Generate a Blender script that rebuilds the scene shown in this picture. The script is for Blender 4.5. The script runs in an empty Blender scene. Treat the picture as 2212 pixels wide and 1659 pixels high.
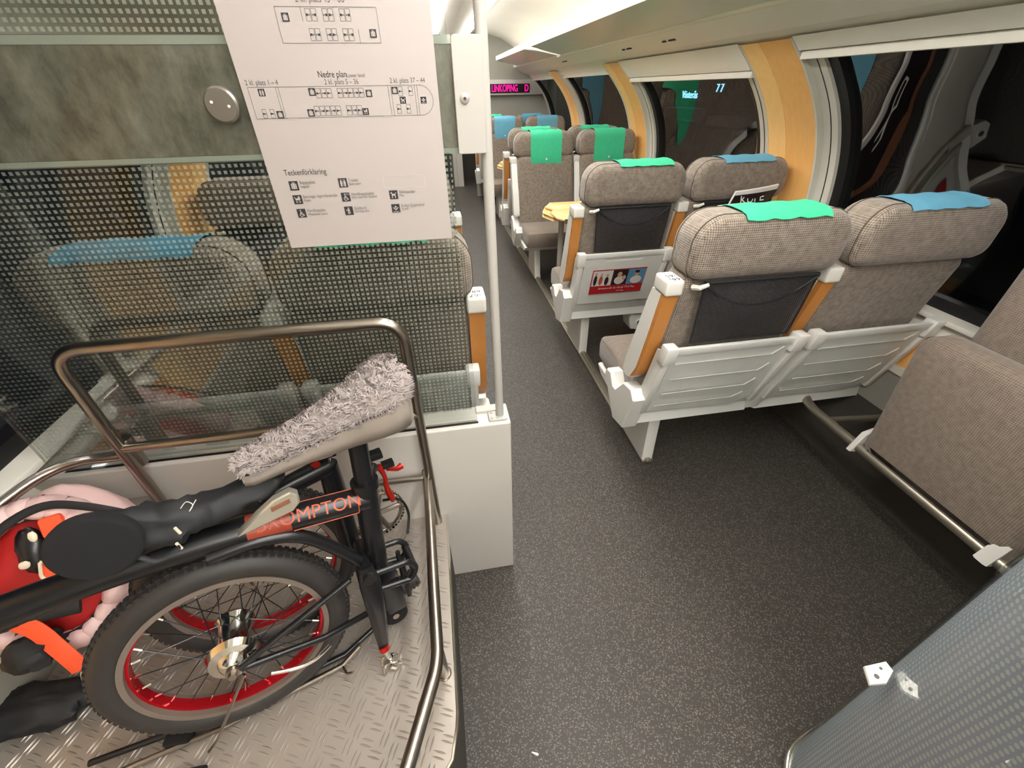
import bpy, bmesh, math, random
from mathutils import Vector, Matrix, noise
random.seed(7)
SC = bpy.context.scene
COL = SC.collection
PI = math.pi
# ---------------------------------------------------------------- camera / view / world
cam_d = bpy.data.cameras.new('camera'); cam = bpy.data.objects.new('camera', cam_d); COL.objects.link(cam)
cam_d.sensor_width = 36.0; cam_d.lens = 904.2 / 2212 * 36.0; cam_d.clip_start = 0.02
RT = (0.98550586, -0.16912918, -0.01317244); UP = (0.10822453, 0.56702097, 0.81656272); FW = (0.13063553, 0.80615293, -0.57710642)
cam.matrix_world = Matrix(((RT[0], UP[0], -FW[0], 0), (RT[1], UP[1], -FW[1], 0), (RT[2], UP[2], -FW[2], 1.45), (0, 0, 0, 1)))
SC.camera = cam
SC.view_settings.view_transform = 'Standard'; SC.view_settings.look = 'None'
SC.view_settings.gamma = 1.0; SC.view_settings.use_curve_mapping = False
SC.view_settings.exposure = 0.17
w = bpy.data.worlds.new('night'); SC.world = w; w.use_nodes = True
w.node_tree.nodes['Background'].inputs[0].default_value = (0.010, 0.012, 0.016, 1)
w.node_tree.nodes['Background'].inputs[1].default_value = 1.0
LAMP_GAIN = 1.0
def area(name, loc, sx, sy, watts, color, rot=(0, 0, 0)):
    d = bpy.data.lights.new(name, 'AREA'); d.shape = 'RECTANGLE'; d.size = sx; d.size_y = sy
    d.energy = watts * LAMP_GAIN; d.color = color
    o = bpy.data.objects.new(name, d); o.location = loc; o.rotation_euler = rot; COL.objects.link(o)
    return o
# ceiling tubes: two continuous rows behind the diffusers along the aisle
for i, (y0, y1) in enumerate(((-2.9, -0.8), (-0.7, 0.85), (0.95, 3.0), (3.1, 5.1), (5.2, 7.1))):
    for xx in (0.60, 0.18):
        area('ceiling_tube_light', (xx, (y0 + y1) / 2, 1.99), 0.10, y1 - y0, 0.8, (1.0, 0.96, 0.915))
area('far_vestibule_light', (0.39, 8.0, 2.0), 0.4, 0.8, 14, (1.0, 0.96, 0.915))
# ---------------------------------------------------------------- materials
def lin(c):
    c = c / 255.0
    return c / 12.92 if c <= 0.04045 else ((c + 0.055) / 1.055) ** 2.4
def rgb(r, g, b): return (lin(r), lin(g), lin(b), 1)
def mat(name, col, rough=0.5, metal=0.0, var=0.0, scale=20, bump=0.0, emit=None, es=0, spec=0.5, var2=None):
    m = bpy.data.materials.new(name); m.use_nodes = True
    nt = m.node_tree; b = nt.nodes['Principled BSDF']
    b.inputs['Base Color'].default_value = col; b.inputs['Roughness'].default_value = rough
    b.inputs['Metallic'].default_value = metal; b.inputs['Specular IOR Level'].default_value = spec
    if emit: b.inputs['Emission Color'].default_value = emit; b.inputs['Emission Strength'].default_value = es
    if var or bump:
        tc = nt.nodes.new('ShaderNodeTexCoord'); n = nt.nodes.new('ShaderNodeTexNoise')
        n.inputs['Scale'].default_value = scale; n.inputs['Detail'].default_value = 5
        nt.links.new(tc.outputs['Object'], n.inputs['Vector'])
        if var:
            mx = nt.nodes.new('ShaderNodeMix'); mx.data_type = 'RGBA'
            mx.inputs[6].default_value = tuple(c * (1 - var) for c in col[:3]) + (1,)
            mx.inputs[7].default_value = var2 or (tuple(min(1, c * (1 + var)) for c in col[:3]) + (1,))
            nt.links.new(n.outputs['Fac'], mx.inputs[0]); nt.links.new(mx.outputs[2], b.inputs['Base Color'])
        if bump:
            bp = nt.nodes.new('ShaderNodeBump'); bp.inputs['Strength'].default_value = bump; bp.inputs['Distance'].default_value = 0.002
            nt.links.new(n.outputs['Fac'], bp.inputs['Height']); nt.links.new(bp.outputs[0], b.inputs['Normal'])
    return m
def math_node(nt, op, a, b=None, c=None):
    n = nt.nodes.new('ShaderNodeMath'); n.operation = op
    for i, v in enumerate((a, b, c)):
        if v is None: continue
        if isinstance(v, (int, float)): n.inputs[i].default_value = v
        else: nt.links.new(v, n.inputs[i])
    return n.outputs[0]
def fabric(name, dark, light, pitch=0.0065, bump=0.6):
    m = bpy.data.materials.new(name); m.use_nodes = True; nt = m.node_tree; b = nt.nodes['Principled BSDF']
    tc = nt.nodes.new('ShaderNodeTexCoord'); sp = nt.nodes.new('ShaderNodeSeparateXYZ')
    nz = nt.nodes.new('ShaderNodeTexNoise'); nz.inputs['Scale'].default_value = 60; nz.inputs['Detail'].default_value = 3
    nt.links.new(tc.outputs['Object'], nz.inputs['Vector'])
    nt.links.new(tc.outputs['Object'], sp.inputs[0])
    k = 2 * PI / pitch
    ss = [math_node(nt, 'SINE', math_node(nt, 'MULTIPLY', sp.outputs[i], k)) for i in range(3)]
    sn = nt.nodes.new('ShaderNodeSeparateXYZ'); nt.links.new(tc.outputs['Normal'], sn.inputs[0])
    ss = [math_node(nt, 'MULTIPLY', ss[i], math_node(nt, 'LESS_THAN', math_node(nt, 'ABSOLUTE', sn.outputs[i]), 0.6)) for i in range(3)]
    s = math_node(nt, 'ADD', math_node(nt, 'ADD', ss[0], ss[1]), ss[2])
    s = math_node(nt, 'MULTIPLY_ADD', s, 0.2, 0.45)
    s = math_node(nt, 'ADD', s, math_node(nt, 'MULTIPLY_ADD', nz.outputs['Fac'], 0.7, -0.35))
    mx = nt.nodes.new('ShaderNodeMix'); mx.data_type = 'RGBA'; mx.inputs[6].default_value = dark; mx.inputs[7].default_value = light
    nt.links.new(s, mx.inputs[0]); nt.links.new(mx.outputs[2], b.inputs['Base Color'])
    b.inputs['Roughness'].default_value = 0.95; b.inputs['Specular IOR Level'].default_value = 0.15
    b.inputs['Sheen Weight'].default_value = 0.25
    bp = nt.nodes.new('ShaderNodeBump'); bp.inputs['Strength'].default_value = bump; bp.inputs['Distance'].default_value = 0.0015
    nt.links.new(s, bp.inputs['Height']); nt.links.new(bp.outputs[0], b.inputs['Normal'])
    return m
M = {}
M['fabric'] = fabric('seat_moquette', rgb(76, 67, 59), rgb(172, 159, 144))
M['fabric2'] = fabric('cushion_moquette', rgb(108, 96, 86), rgb(150, 138, 126), 0.004, 0.3)
M['fabric3'] = fabric('fold_seat_moquette', rgb(100, 88, 78), rgb(158, 144, 130), 0.006, 0.4)
M['piping'] = mat('seam_piping', rgb(84, 74, 64), 0.9)
M['white'] = mat('pale_grey_plastic', rgb(230, 229, 222), 0.45, var=0.05, scale=8)
M['shell'] = mat('seat_shell_grey', rgb(226, 227, 221), 0.42, var=0.06, scale=9)
M['shelldark'] = mat('shell_groove_light', rgb(228, 229, 222), 0.4)
M['cap'] = mat('white_cap', rgb(226, 224, 214), 0.35)
M['ink'] = mat('black_ink', rgb(42, 40, 42), 0.6)
M['greyink'] = mat('grey_ink', rgb(92, 88, 86), 0.6)
M['woodarm'] = mat('varnished_beech', rgb(200, 134, 66), 0.38, var=0.10, scale=14)
def wood(name, c1, c2, ax=2, sc=3.0):
    m = bpy.data.materials.new(name); m.use_nodes = True; nt = m.node_tree; b = nt.nodes['Principled BSDF']
    tc = nt.nodes.new('ShaderNodeTexCoord'); mp = nt.nodes.new('ShaderNodeMapping')
    s = [28, 28, 28]; s[ax] = sc; mp.inputs['Scale'].default_value = s
    n = nt.nodes.new('ShaderNodeTexNoise'); n.inputs['Scale'].default_value = 1.6; n.inputs['Detail'].default_value = 6
    nt.links.new(tc.outputs['Object'], mp.inputs[0]); nt.links.new(mp.outputs[0], n.inputs['Vector'])
    mx = nt.nodes.new('ShaderNodeMix'); mx.data_type = 'RGBA'; mx.inputs[6].default_value = c1; mx.inputs[7].default_value = c2
    nt.links.new(n.outputs['Fac'], mx.inputs[0]); nt.links.new(mx.outputs[2], b.inputs['Base Color'])
    b.inputs['Roughness'].default_value = 0.42
    return m
M['pillarwood'] = wood('beech_panel', rgb(226, 166, 92), rgb(240, 188, 116))
M['pillarwood_lit'] = wood('beech_panel_lit', rgb(238, 186, 112), rgb(248, 206, 138))  # paler copy of the beech: light on the bevelled strip put into colour
M['tablewood'] = wood('pale_beech_table', rgb(216, 172, 106), rgb(238, 202, 142), 0)
M['header'] = mat('cream_wall_panel', rgb(232, 228, 216), 0.5, var=0.05, scale=4)
M['frame'] = mat('window_frame_grey', rgb(200, 198, 186), 0.45, var=0.04, scale=6)
M['rubber'] = mat('black_rubber', rgb(14, 14, 15), 0.5)
M['ceiling'] = mat('ceiling_cream', rgb(240, 236, 226), 0.5, var=0.04, scale=3)
M['rackglass'] = mat('glossy_rack_panel', rgb(226, 224, 212), 0.28, var=0.05, scale=3, bump=0.15)
M['racklip'] = mat('rack_lip_white', rgb(236, 232, 214), 0.3)
M['lowgrey'] = mat('lower_wall_grey', rgb(150, 148, 138), 0.7, var=0.05, scale=20)
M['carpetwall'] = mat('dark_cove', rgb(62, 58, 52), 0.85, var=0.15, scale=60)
M['box'] = mat('white_steel_cabinet', rgb(190, 186, 178), 0.4, var=0.03, scale=5)
M['steel'] = mat('brushed_steel', rgb(160, 152, 142), 0.28, 1.0, var=0.06, scale=40)
M['rail'] = mat('aluminium_rail', rgb(170, 164, 150), 0.38, 0.9, var=0.08, scale=30)
M['chrome'] = mat('chrome', rgb(225, 222, 214), 0.12, 1.0)
M['polewhite'] = mat('white_painted_pole', rgb(176, 173, 166), 0.28)
M['pages'] = mat('magazine_pages', rgb(226, 222, 216), 0.5)
M['paper'] = mat('white_poster', rgb(174, 166, 161), 0.45, var=0.02, scale=3)
M['green'] = mat('green_cover_cloth', rgb(58, 186, 138), 0.85, var=0.12, scale=30, bump=0.2)
M['blue'] = mat('blue_cover_cloth', rgb(96, 160, 186), 0.85, var=0.12, scale=30, bump=0.2)
M['net'] = None
M['led'] = mat('red_led', rgb(60, 0, 20), 0.5, emit=(1.0, 0.0, 0.20, 1), es=3.2)
M['ledhousing'] = mat('display_black', rgb(22, 12, 14), 0.3)
M['diffuser'] = mat('lamp_diffuser', rgb(240, 236, 225), 0.4, emit=(1.0, 0.975, 0.955, 1), es=25.0)
M['diffuser_far'] = mat('lamp_diffuser_dimmer', rgb(240, 236, 225), 0.4, emit=(1.0, 0.975, 0.955, 1), es=18.0)
# floor: dark vinyl with pale flecks
def floor_mat():
    m = bpy.data.materials.new('speckled_vinyl'); m.use_nodes = True; nt = m.node_tree; b = nt.nodes['Principled BSDF']
    tc = nt.nodes.new('ShaderNodeTexCoord')
    base = nt.nodes.new('ShaderNodeTexNoise'); base.inputs['Scale'].default_value = 3.0; base.inputs['Detail'].default_value = 4
    nt.links.new(tc.outputs['Object'], base.inputs['Vector'])
    wr = nt.nodes.new('ShaderNodeTexNoise'); wr.inputs['Scale'].default_value = 140; nt.links.new(tc.outputs['Object'], wr.inputs['Vector'])
    mx0 = nt.nodes.new('ShaderNodeMix'); mx0.data_type = 'RGBA'; mx0.inputs[6].default_value = rgb(52, 49, 45); mx0.inputs[7].default_value = rgb(66, 62, 57)
    nt.links.new(base.outputs['Fac'], mx0.inputs[0])
    last = mx0.outputs[2]
    for (sx, sy, rot, th, colr, sc) in ((240, 100, 0.5, 0.34, (98, 94, 86), 1), (100, 250, 0.2, 0.30, (116, 111, 102), 1), (150, 150, 1.1, 0.20, (146, 140, 130), 1.4)):
        mp = nt.nodes.new('ShaderNodeMapping'); mp.inputs['Scale'].default_value = (sx, sy, 100); mp.inputs['Rotation'].default_value = (0, 0, rot)
        add = nt.nodes.new('ShaderNodeMix'); add.data_type = 'VECTOR'; add.inputs[0].default_value = 0.006
        nt.links.new(tc.outputs['Object'], add.inputs[4]); nt.links.new(wr.outputs['Color'], add.inputs[5])
        nt.links.new(add.outputs[1], mp.inputs[0])
        v = nt.nodes.new('ShaderNodeTexVoronoi'); v.inputs['Scale'].default_value = sc
        nt.links.new(mp.outputs[0], v.inputs['Vector'])
        sepc = nt.nodes.new('ShaderNodeSeparateColor'); nt.links.new(v.outputs['Color'], sepc.inputs[0])
        near = math_node(nt, 'LESS_THAN', v.outputs['Distance'], th)
        pick = math_node(nt, 'GREATER_THAN', sepc.outputs[0], 0.45)
        f = math_node(nt, 'MULTIPLY', math_node(nt, 'MULTIPLY', near, pick), 0.8)
        mx = nt.nodes.new('ShaderNodeMix'); mx.data_type = 'RGBA'; mx.inputs[7].default_value = rgb(*colr)
        nt.links.new(f, mx.inputs[0]); nt.links.new(last, mx.inputs[6]); last = mx.outputs[2]
    nt.links.new(last, b.inputs['Base Color']); b.inputs['Roughness'].default_value = 0.5; b.inputs['Specular IOR Level'].default_value = 0.3
    bp = nt.nodes.new('ShaderNodeBump'); bp.inputs['Strength'].default_value = 0.15; bp.inputs['Distance'].default_value = 0.001
    nt.links.new(wr.outputs['Fac'], bp.inputs['Height']); nt.links.new(bp.outputs[0], b.inputs['Normal'])
    return m
M['floor'] = floor_mat()
def glass_mat(name, tint, ior=1.5, haze=0.0, gmul=1.0):
    m = bpy.data.materials.new(name); m.use_nodes = True; nt = m.node_tree; nt.nodes.clear()
    o = nt.nodes.new('ShaderNodeOutputMaterial'); t = nt.nodes.new('ShaderNodeBsdfTransparent'); t.inputs[0].default_value = tint
    g = nt.nodes.new('ShaderNodeBsdfGlossy'); g.inputs['Roughness'].default_value = 0.02
    fr = nt.nodes.new('ShaderNodeFresnel'); fr.inputs[0].default_value = ior
    f = math_node(nt, 'MULTIPLY', fr.outputs[0], gmul)
    mx = nt.nodes.new('ShaderNodeMixShader'); nt.links.new(f, mx.inputs[0]); nt.links.new(t.outputs[0], mx.inputs[1]); nt.links.new(g.outputs[0], mx.inputs[2])
    nt.links.new(mx.outputs[0], o.inputs[0])
    return m
M['winglass'] = glass_mat('dark_window_glass', (0.75, 0.8, 0.8, 1), 1.5, gmul=0.26)
M['glass'] = glass_mat('clear_glass', (0.93, 0.95, 0.935, 1), 1.45, gmul=0.5)
def dots_mat(name, pitch, duty, col, alpha, rnd=False, haze=0.0, gap=0.0, gapcol=(0.004, 0.004, 0.004, 1), tr=0.5):
    m = bpy.data.materials.new(name); m.use_nodes = True; nt = m.node_tree; nt.nodes.clear()
    o = nt.nodes.new('ShaderNodeOutputMaterial'); t = nt.nodes.new('ShaderNodeBsdfTransparent')
    d = nt.nodes.new('ShaderNodeBsdfDiffuse'); d.inputs[0].default_value = col
    tl = nt.nodes.new('ShaderNodeBsdfTranslucent'); tl.inputs[0].default_value = col
    ds = nt.nodes.new('ShaderNodeMixShader'); ds.inputs[0].default_value = tr; nt.links.new(d.outputs[0], ds.inputs[1]); nt.links.new(tl.outputs[0], ds.inputs[2])
    uv = nt.nodes.new('ShaderNodeUVMap'); sp = nt.nodes.new('ShaderNodeSeparateXYZ'); nt.links.new(uv.outputs[0], sp.inputs[0])
    fx = [math_node(nt, 'ABSOLUTE', math_node(nt, 'SUBTRACT', math_node(nt, 'FRACT', math_node(nt, 'MULTIPLY', sp.outputs[i], 1.0 / pitch)), 0.5)) for i in (0, 1)]
    if rnd:
        r = math_node(nt, 'SQRT', math_node(nt, 'ADD', math_node(nt, 'MULTIPLY', fx[0], fx[0]), math_node(nt, 'MULTIPLY', fx[1], fx[1])))
        k = math_node(nt, 'LESS_THAN', r, duty / 2)
    else:
        k = math_node(nt, 'LESS_THAN', math_node(nt, 'MAXIMUM', fx[0], fx[1]), duty / 2)
    if gap:
        mc = nt.nodes.new('ShaderNodeMix'); mc.data_type = 'RGBA'; mc.inputs[6].default_value = gapcol; mc.inputs[7].default_value = col
        nt.links.new(k, mc.inputs[0]); nt.links.new(mc.outputs[2], d.inputs[0]); nt.links.new(mc.outputs[2], tl.inputs[0]); haze = gap
    k = math_node(nt, 'MULTIPLY_ADD', k, alpha - haze, haze)
    mx = nt.nodes.new('ShaderNodeMixShader'); nt.links.new(k, mx.inputs[0]); nt.links.new(t.outputs[0], mx.inputs[1]); nt.links.new(ds.outputs[0], mx.inputs[2])
    nt.links.new(mx.outputs[0], o.inputs[0])
    return m
M['dots'] = dots_mat('dotted_film', 0.0103, 0.54, rgb(196, 198, 186), 0.5, gap=0.35)  # gaps tinted black: shade of the unlit seat backs put into the film
M['dots2'] = dots_mat('white_dots_painted_sheen', 0.0105, 0.64, rgb(255, 255, 255), 1.0, True, gap=0.92, gapcol=rgb(204, 214, 236), tr=0.1)  # bluish, near-opaque gaps: pale reflection on the glass painted into the film
M['net'] = dots_mat('mesh_net', 0.0042, 0.52, rgb(10, 10, 12), 0.0, haze=1.0)
def netmat(alpha):
    m = bpy.data.materials.new('black_net'); m.use_nodes = True; nt = m.node_tree; nt.nodes.clear()
    o = nt.nodes.new('ShaderNodeOutputMaterial'); t = nt.nodes.new('ShaderNodeBsdfTransparent'); d = nt.nodes.new('ShaderNodeBsdfPrincipled')
    d.inputs['Base Color'].default_value = rgb(30, 29, 32); d.inputs['Roughness'].default_value = 0.8
    uv = nt.nodes.new('ShaderNodeUVMap'); sp = nt.nodes.new('ShaderNodeSeparateXYZ'); nt.links.new(uv.outputs[0], sp.inputs[0])
    a = math_node(nt, 'ADD', sp.outputs[0], sp.outputs[1]); b = math_node(nt, 'SUBTRACT', sp.outputs[0], sp.outputs[1])
    k = [math_node(nt, 'LESS_THAN', math_node(nt, 'ABSOLUTE', math_node(nt, 'SUBTRACT', math_node(nt, 'FRACT', math_node(nt, 'MULTIPLY', q, 1 / 0.0085)), 0.5)), 0.21) for q in (a, b)]
    f = math_node(nt, 'MAXIMUM', math_node(nt, 'MAXIMUM', k[0], k[1]), alpha)
    mx = nt.nodes.new('ShaderNodeMixShader'); nt.links.new(f, mx.inputs[0]); nt.links.new(t.outputs[0], mx.inputs[1]); nt.links.new(d.outputs[0], mx.inputs[2])
    nt.links.new(mx.outputs[0], o.inputs[0]); return m
M['net'] = netmat(0.12)
M['black'] = mat('black_paint', rgb(22, 22, 24), 0.28, var=0.1, scale=20)
M['blackcloth'] = mat('black_nylon', rgb(26, 27, 29), 0.65, var=0.25, scale=12, bump=0.5)
M['blackmatte'] = mat('black_foam', rgb(16, 16, 18), 0.95)
M['tire'] = mat('tyre_rubber', rgb(46, 43, 41), 0.55, var=0.2, scale=30, bump=0.4)
M['sidewall'] = mat('tyre_sidewall', rgb(92, 84, 76), 0.7, var=0.15, scale=16)
M['taupe'] = mat('taupe_sidewall', rgb(112, 101, 91), 0.6, var=0.1, scale=12)
M['redrim'] = mat('red_anodised_rim', rgb(196, 22, 34), 0.25, 0.55)
M['redalu'] = mat('red_alloy', rgb(200, 44, 34), 0.25, 0.6)
M['rimgrey'] = mat('brake_track', rgb(150, 138, 124), 0.45, 0.6)
M['fur'] = mat('grey_fleece', rgb(152, 142, 138), 0.95, var=0.12, scale=45)
M['furb'] = mat('grey_fleece_backing', rgb(136, 127, 122), 0.95, var=0.25, scale=45)
M['leather'] = mat('saddle_skirt_grey', rgb(150, 140, 130), 0.55, var=0.12, scale=14)
M['patch'] = mat('worn_orange_decal', rgb(150, 62, 40), 0.4, var=0.55, scale=22)
M['decal'] = mat('orange_letters', rgb(196, 92, 62), 0.45)
M['red'] = mat('red_nylon', rgb(176, 30, 28), 0.6, var=0.3, scale=10, bump=0.3)
M['orange'] = mat('orange_strap', rgb(236, 84, 40), 0.6, var=0.1, scale=25, bump=0.3)
M['pinkcover'] = mat('pale_pink_cover', rgb(232, 196, 192), 0.5, var=0.14, scale=9)
M['hem'] = mat('pleated_pink_hem', rgb(214, 150, 146), 0.45, var=0.25, scale=26, var2=rgb(246, 226, 222))
M['reflect'] = mat('pale_reflective_trim', rgb(226, 214, 190), 0.4)
M['silver'] = mat('silver_clamp', rgb(214, 208, 190), 0.3, 0.7, var=0.1, scale=20)
M['brownlabel'] = mat('brown_label', rgb(128, 82, 58), 0.6)
M['tread'] = mat('aluminium_tread_plate', rgb(164, 156, 147), 0.4, 0.5, var=0.2, scale=7, bump=0.15)
def grime_mat():
    m = mat('grime_stained_strip', rgb(98, 98, 84), 0.5)
    nt = m.node_tree; b = nt.nodes['Principled BSDF']; tc = nt.nodes.new('ShaderNodeTexCoord'); n = nt.nodes.new('ShaderNodeTexNoise')
    mp = nt.nodes.new('ShaderNodeMapping'); mp.inputs['Scale'].default_value = (22, 22, 12); nt.links.new(tc.outputs['Object'], mp.inputs[0])
    n.inputs['Scale'].default_value = 1; n.inputs['Detail'].default_value = 8; n.inputs['Roughness'].default_value = 0.7; nt.links.new(mp.outputs[0], n.inputs['Vector'])
    r = nt.nodes.new('ShaderNodeValToRGB'); r.color_ramp.elements[0].position = 0.3; r.color_ramp.elements[1].position = 0.72
    r.color_ramp.elements[0].color = rgb(76, 71, 61); r.color_ramp.elements[1].color = rgb(152, 147, 132)
    nt.links.new(n.outputs['Fac'], r.inputs[0]); nt.links.new(r.outputs[0], b.inputs['Base Color']); return m
M['grime'] = grime_mat()
M['bandedge'] = mat('greenish_glass_edge', rgb(166, 170, 158), 0.4)
M['skyblue'] = mat('sign_light_blue', rgb(20, 40, 60), 0.5, emit=(0.25, 0.6, 1.0, 1), es=2.2)
M['snow'] = mat('dim_snow', rgb(120, 118, 110), 0.8, var=0.2, scale=6)
M['night'] = mat('dark_station_wall', rgb(36, 34, 30), 0.8, var=0.3, scale=2)
M['lampwhite'] = mat('street_lamp', rgb(200, 220, 215), 0.5, emit=(0.75, 1.0, 0.9, 1), es=6)
# ---------------------------------------------------------------- object helpers
def tag(o, label=None, cat=None, group=None, kind=None):
    if label: o['label'] = label
    if cat: o['category'] = cat
    if group: o['group'] = group
    if kind: o['kind'] = kind
    return o
def thing(name, label, cat, loc=(0, 0, 0), rz=0.0, group=None):
    o = bpy.data.objects.new(name, None); o.empty_display_size = 0.05; COL.objects.link(o)
    o.location = loc; o.rotation_euler = (0, 0, rz); tag(o, label, cat, group); return o
def obj(name, bm, m, parent=None, world=False, smooth=True, kind=None, ang=40):
    """links bm as one mesh object; world=True: bm is in world coordinates though it has a parent"""
    bmesh.ops.recalc_face_normals(bm, faces=bm.faces)
    if parent is not None and world:
        r = Matrix.Identity(4); q = parent
        while q is not None:
            r = Matrix.Translation(q.location) @ q.rotation_euler.to_matrix().to_4x4() @ r; q = q.parent
        bm.transform(r.inverted())
    me = bpy.data.meshes.new(name); bm.to_mesh(me); bm.free()
    for mm in (m if isinstance(m, (list, tuple)) else [m]): me.materials.append(mm)
    if smooth:
        for p in me.polygons: p.use_smooth = True
        me.set_sharp_from_angle(angle=math.radians(ang))
    o = bpy.data.objects.new(name, me); COL.objects.link(o)
    if parent is not None: o.parent = parent
    if kind: o['kind'] = kind
    return o
def copy_tree(o, parent=None):
    c = o.copy(); COL.objects.link(c)
    if parent is not None: c.parent = parent
    for ch in list(o.children): copy_tree(ch, c)
    return c
def new(): return bmesh.new()
def box(bm, x0, x1, y0, y1, z0, z1, bev=0.0, seg=2, mi=0, xf=None):
    vs = [bm.verts.new(p) for p in ((x0, y0, z0), (x1, y0, z0), (x1, y1, z0), (x0, y1, z0), (x0, y0, z1), (x1, y0, z1), (x1, y1, z1), (x0, y1, z1))]
    fs = [bm.faces.new([vs[i] for i in f]) for f in ((0, 3, 2, 1), (4, 5, 6, 7), (0, 1, 5, 4), (1, 2, 6, 5), (2, 3, 7, 6), (3, 0, 4, 7))]
    for f in fs: f.material_index = mi
    allv = vs
    if bev > 0:
        es = list({e for f in fs for e in f.edges})
        r = bmesh.ops.bevel(bm, geom=es, offset=bev, segments=seg, affect='EDGES', profile=0.6)
        allv = list({v for f in r['faces'] for v in f.verts} | {v for v in vs if v.is_valid})
        for f in r['faces']: f.material_index = mi
    if xf:
        for v in allv: v.co = Vector(xf(*v.co))
    return bm
def rrect(w, h, rt, rb=None, n=6, cx=0, cz=0):
    """rounded rectangle outline (x,z) ccw; rt top radius, rb bottom radius"""
    rb = rt if rb is None else rb
    out = []
    for (sx, sz, r, a0) in ((1, 1, rt, 0), (-1, 1, rt, PI / 2), (-1, -1, rb, PI), (1, -1, rb, 1.5 * PI)):
        ox, oz = sx * (w / 2 - r), sz * (h / 2 - r)
        for i in range(n + 1):
            a = a0 + PI / 2 * i / n; out.append((cx + ox + r * math.cos(a), cz + oz + r * math.sin(a)))
    return out
def inset(pts, d):
    n = len(pts); out = []
    if d == 0: return list(pts)
    for i in range(n):
        a, b, c = Vector(pts[i - 1]), Vector(pts[i]), Vector(pts[(i + 1) % n])
        t = (c - a); 
        if t.length < 1e-9: out.append(tuple(b)); continue
        t.normalize(); nn = Vector((-t.y, t.x)); out.append((b.x + nn.x * d, b.y + nn.y * d))
    return out
def pillow(bm, outline, rings, xf=None, mi=0, caps=True):
    """outline in (x,z), rings = [(y, inset)] from back to front"""
    loops = []
    for (y, d) in rings:
        loops.append([bm.verts.new(xf(x, y, z) if xf else (x, y, z)) for x, z in inset(outline, d)])
    n = len(outline)
    for a, b in zip(loops, loops[1:]):
        for i in range(n):
            f = bm.faces.new((a[i], a[(i + 1) % n], b[(i + 1) % n], b[i])); f.material_index = mi
    if caps:
        for lp in (loops[0], loops[-1]):
            f = bm.faces.new(lp); f.material_index = mi
    return bm
def soft(y0, y1, r, k=5):
    R = []
    for i in range(k + 1):
        a = PI / 2 * i / k; R.append((y0 + r * (1 - math.sin(a)), r * (1 - math.cos(a))))
    R = R[::-1]
    R2 = [(y1 - (y - y0), d) for (y, d) in R[::-1]]
    return R + R2
def fillet(pts, r, n=6):
    P = [Vector(p) for p in pts]; out = [P[0]]
    for i in range(1, len(P) - 1):
        a, b, c = P[i - 1], P[i], P[i + 1]; u = (a - b); v = (c - b)
        rr = min(r, u.length * 0.49, v.length * 0.49); u.normalize(); v.normalize()
        s, e = b + u * rr, b + v * rr
        for k in range(n + 1):
            t = k / n; out.append(s * (1 - t) ** 2 + b * 2 * t * (1 - t) + e * t * t)
    out.append(P[-1]); return out
def spline(pts, n=6):
    P = [Vector(p) for p in pts]; out = []
    for i in range(len(P) - 1):
        p0 = P[max(i - 1, 0)]; p1 = P[i]; p2 = P[i + 1]; p3 = P[min(i + 2, len(P) - 1)]
        for k in range(n):
            t = k / n
            out.append(0.5 * ((2 * p1) + (p2 - p0) * t + (2 * p0 - 5 * p1 + 4 * p2 - p3) * t * t + (3 * p1 - p0 - 3 * p2 + p3) * t ** 3))
    out.append(P[-1]); return out
def tube(bm, pts, r, seg=12, closed=False, caps=True, mi=0, flat=1.0, upv=None):
    P = [Vector(p) for p in pts]; n = len(P); loops = []
    rs = r if isinstance(r, (list, tuple)) else [r] * n
    T = []
    for i in range(n):
        a = P[(i - 1) % n] if (closed or i > 0) else P[i]; b = P[(i + 1) % n] if (closed or i < n - 1) else P[i]
        T.append((b - a).normalized())
    up = Vector(upv) if upv else (Vector((0, 0, 1)) if abs(T[0].z) < 0.9 else Vector((1, 0, 0)))
    N = (up - T[0] * up.dot(T[0])).normalized()
    for i in range(n):
        N = (N - T[i] * N.dot(T[i])).normalized(); B = T[i].cross(N)
        loops.append([bm.verts.new(P[i] + (N * math.cos(2 * PI * k / seg) * flat + B * math.sin(2 * PI * k / seg)) * rs[i]) for k in range(seg)])
    rng = range(n if closed else n - 1)
    for i in rng:
        a, b = loops[i], loops[(i + 1) % n]
        for k in range(seg):
            f = bm.faces.new((a[k], a[(k + 1) % seg], b[(k + 1) % seg], b[k])); f.material_index = mi
    if caps and not closed:
        for lp in (loops[0], loops[-1]): f = bm.faces.new(lp); f.material_index = mi
    return bm
def disc(bm, c, n, r, t, seg=24, bev=0.0, mi=0):
    c = Vector(c); n = Vector(n).normalized()
    if bev: return tube(bm, [c - n * t / 2, c - n * (t / 2 - bev * .2), c + n * (t / 2 - bev), c + n * t / 2], [r, r, r, r - bev], seg, mi=mi)
    return tube(bm, [c - n * t / 2, c + n * t / 2], r, seg, mi=mi)
def strip(bm, rows, mi=0, uv=None):
    """grid of points -> faces; rows = list of lists"""
    V = [[bm.verts.new(p) for p in r] for r in rows]
    lay = bm.loops.layers.uv.verify() if uv else None
    for i in range(len(V) - 1):
        for j in range(len(V[0]) - 1):
            f = bm.faces.new((V[i][j], V[i][j + 1], V[i + 1][j + 1], V[i + 1][j])); f.material_index = mi
            if uv:
                for l, (a, b) in zip(f.loops, ((i, j), (i, j + 1), (i + 1, j + 1), (i + 1, j))): l[lay].uv = uv[a][b]
    return V
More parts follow.
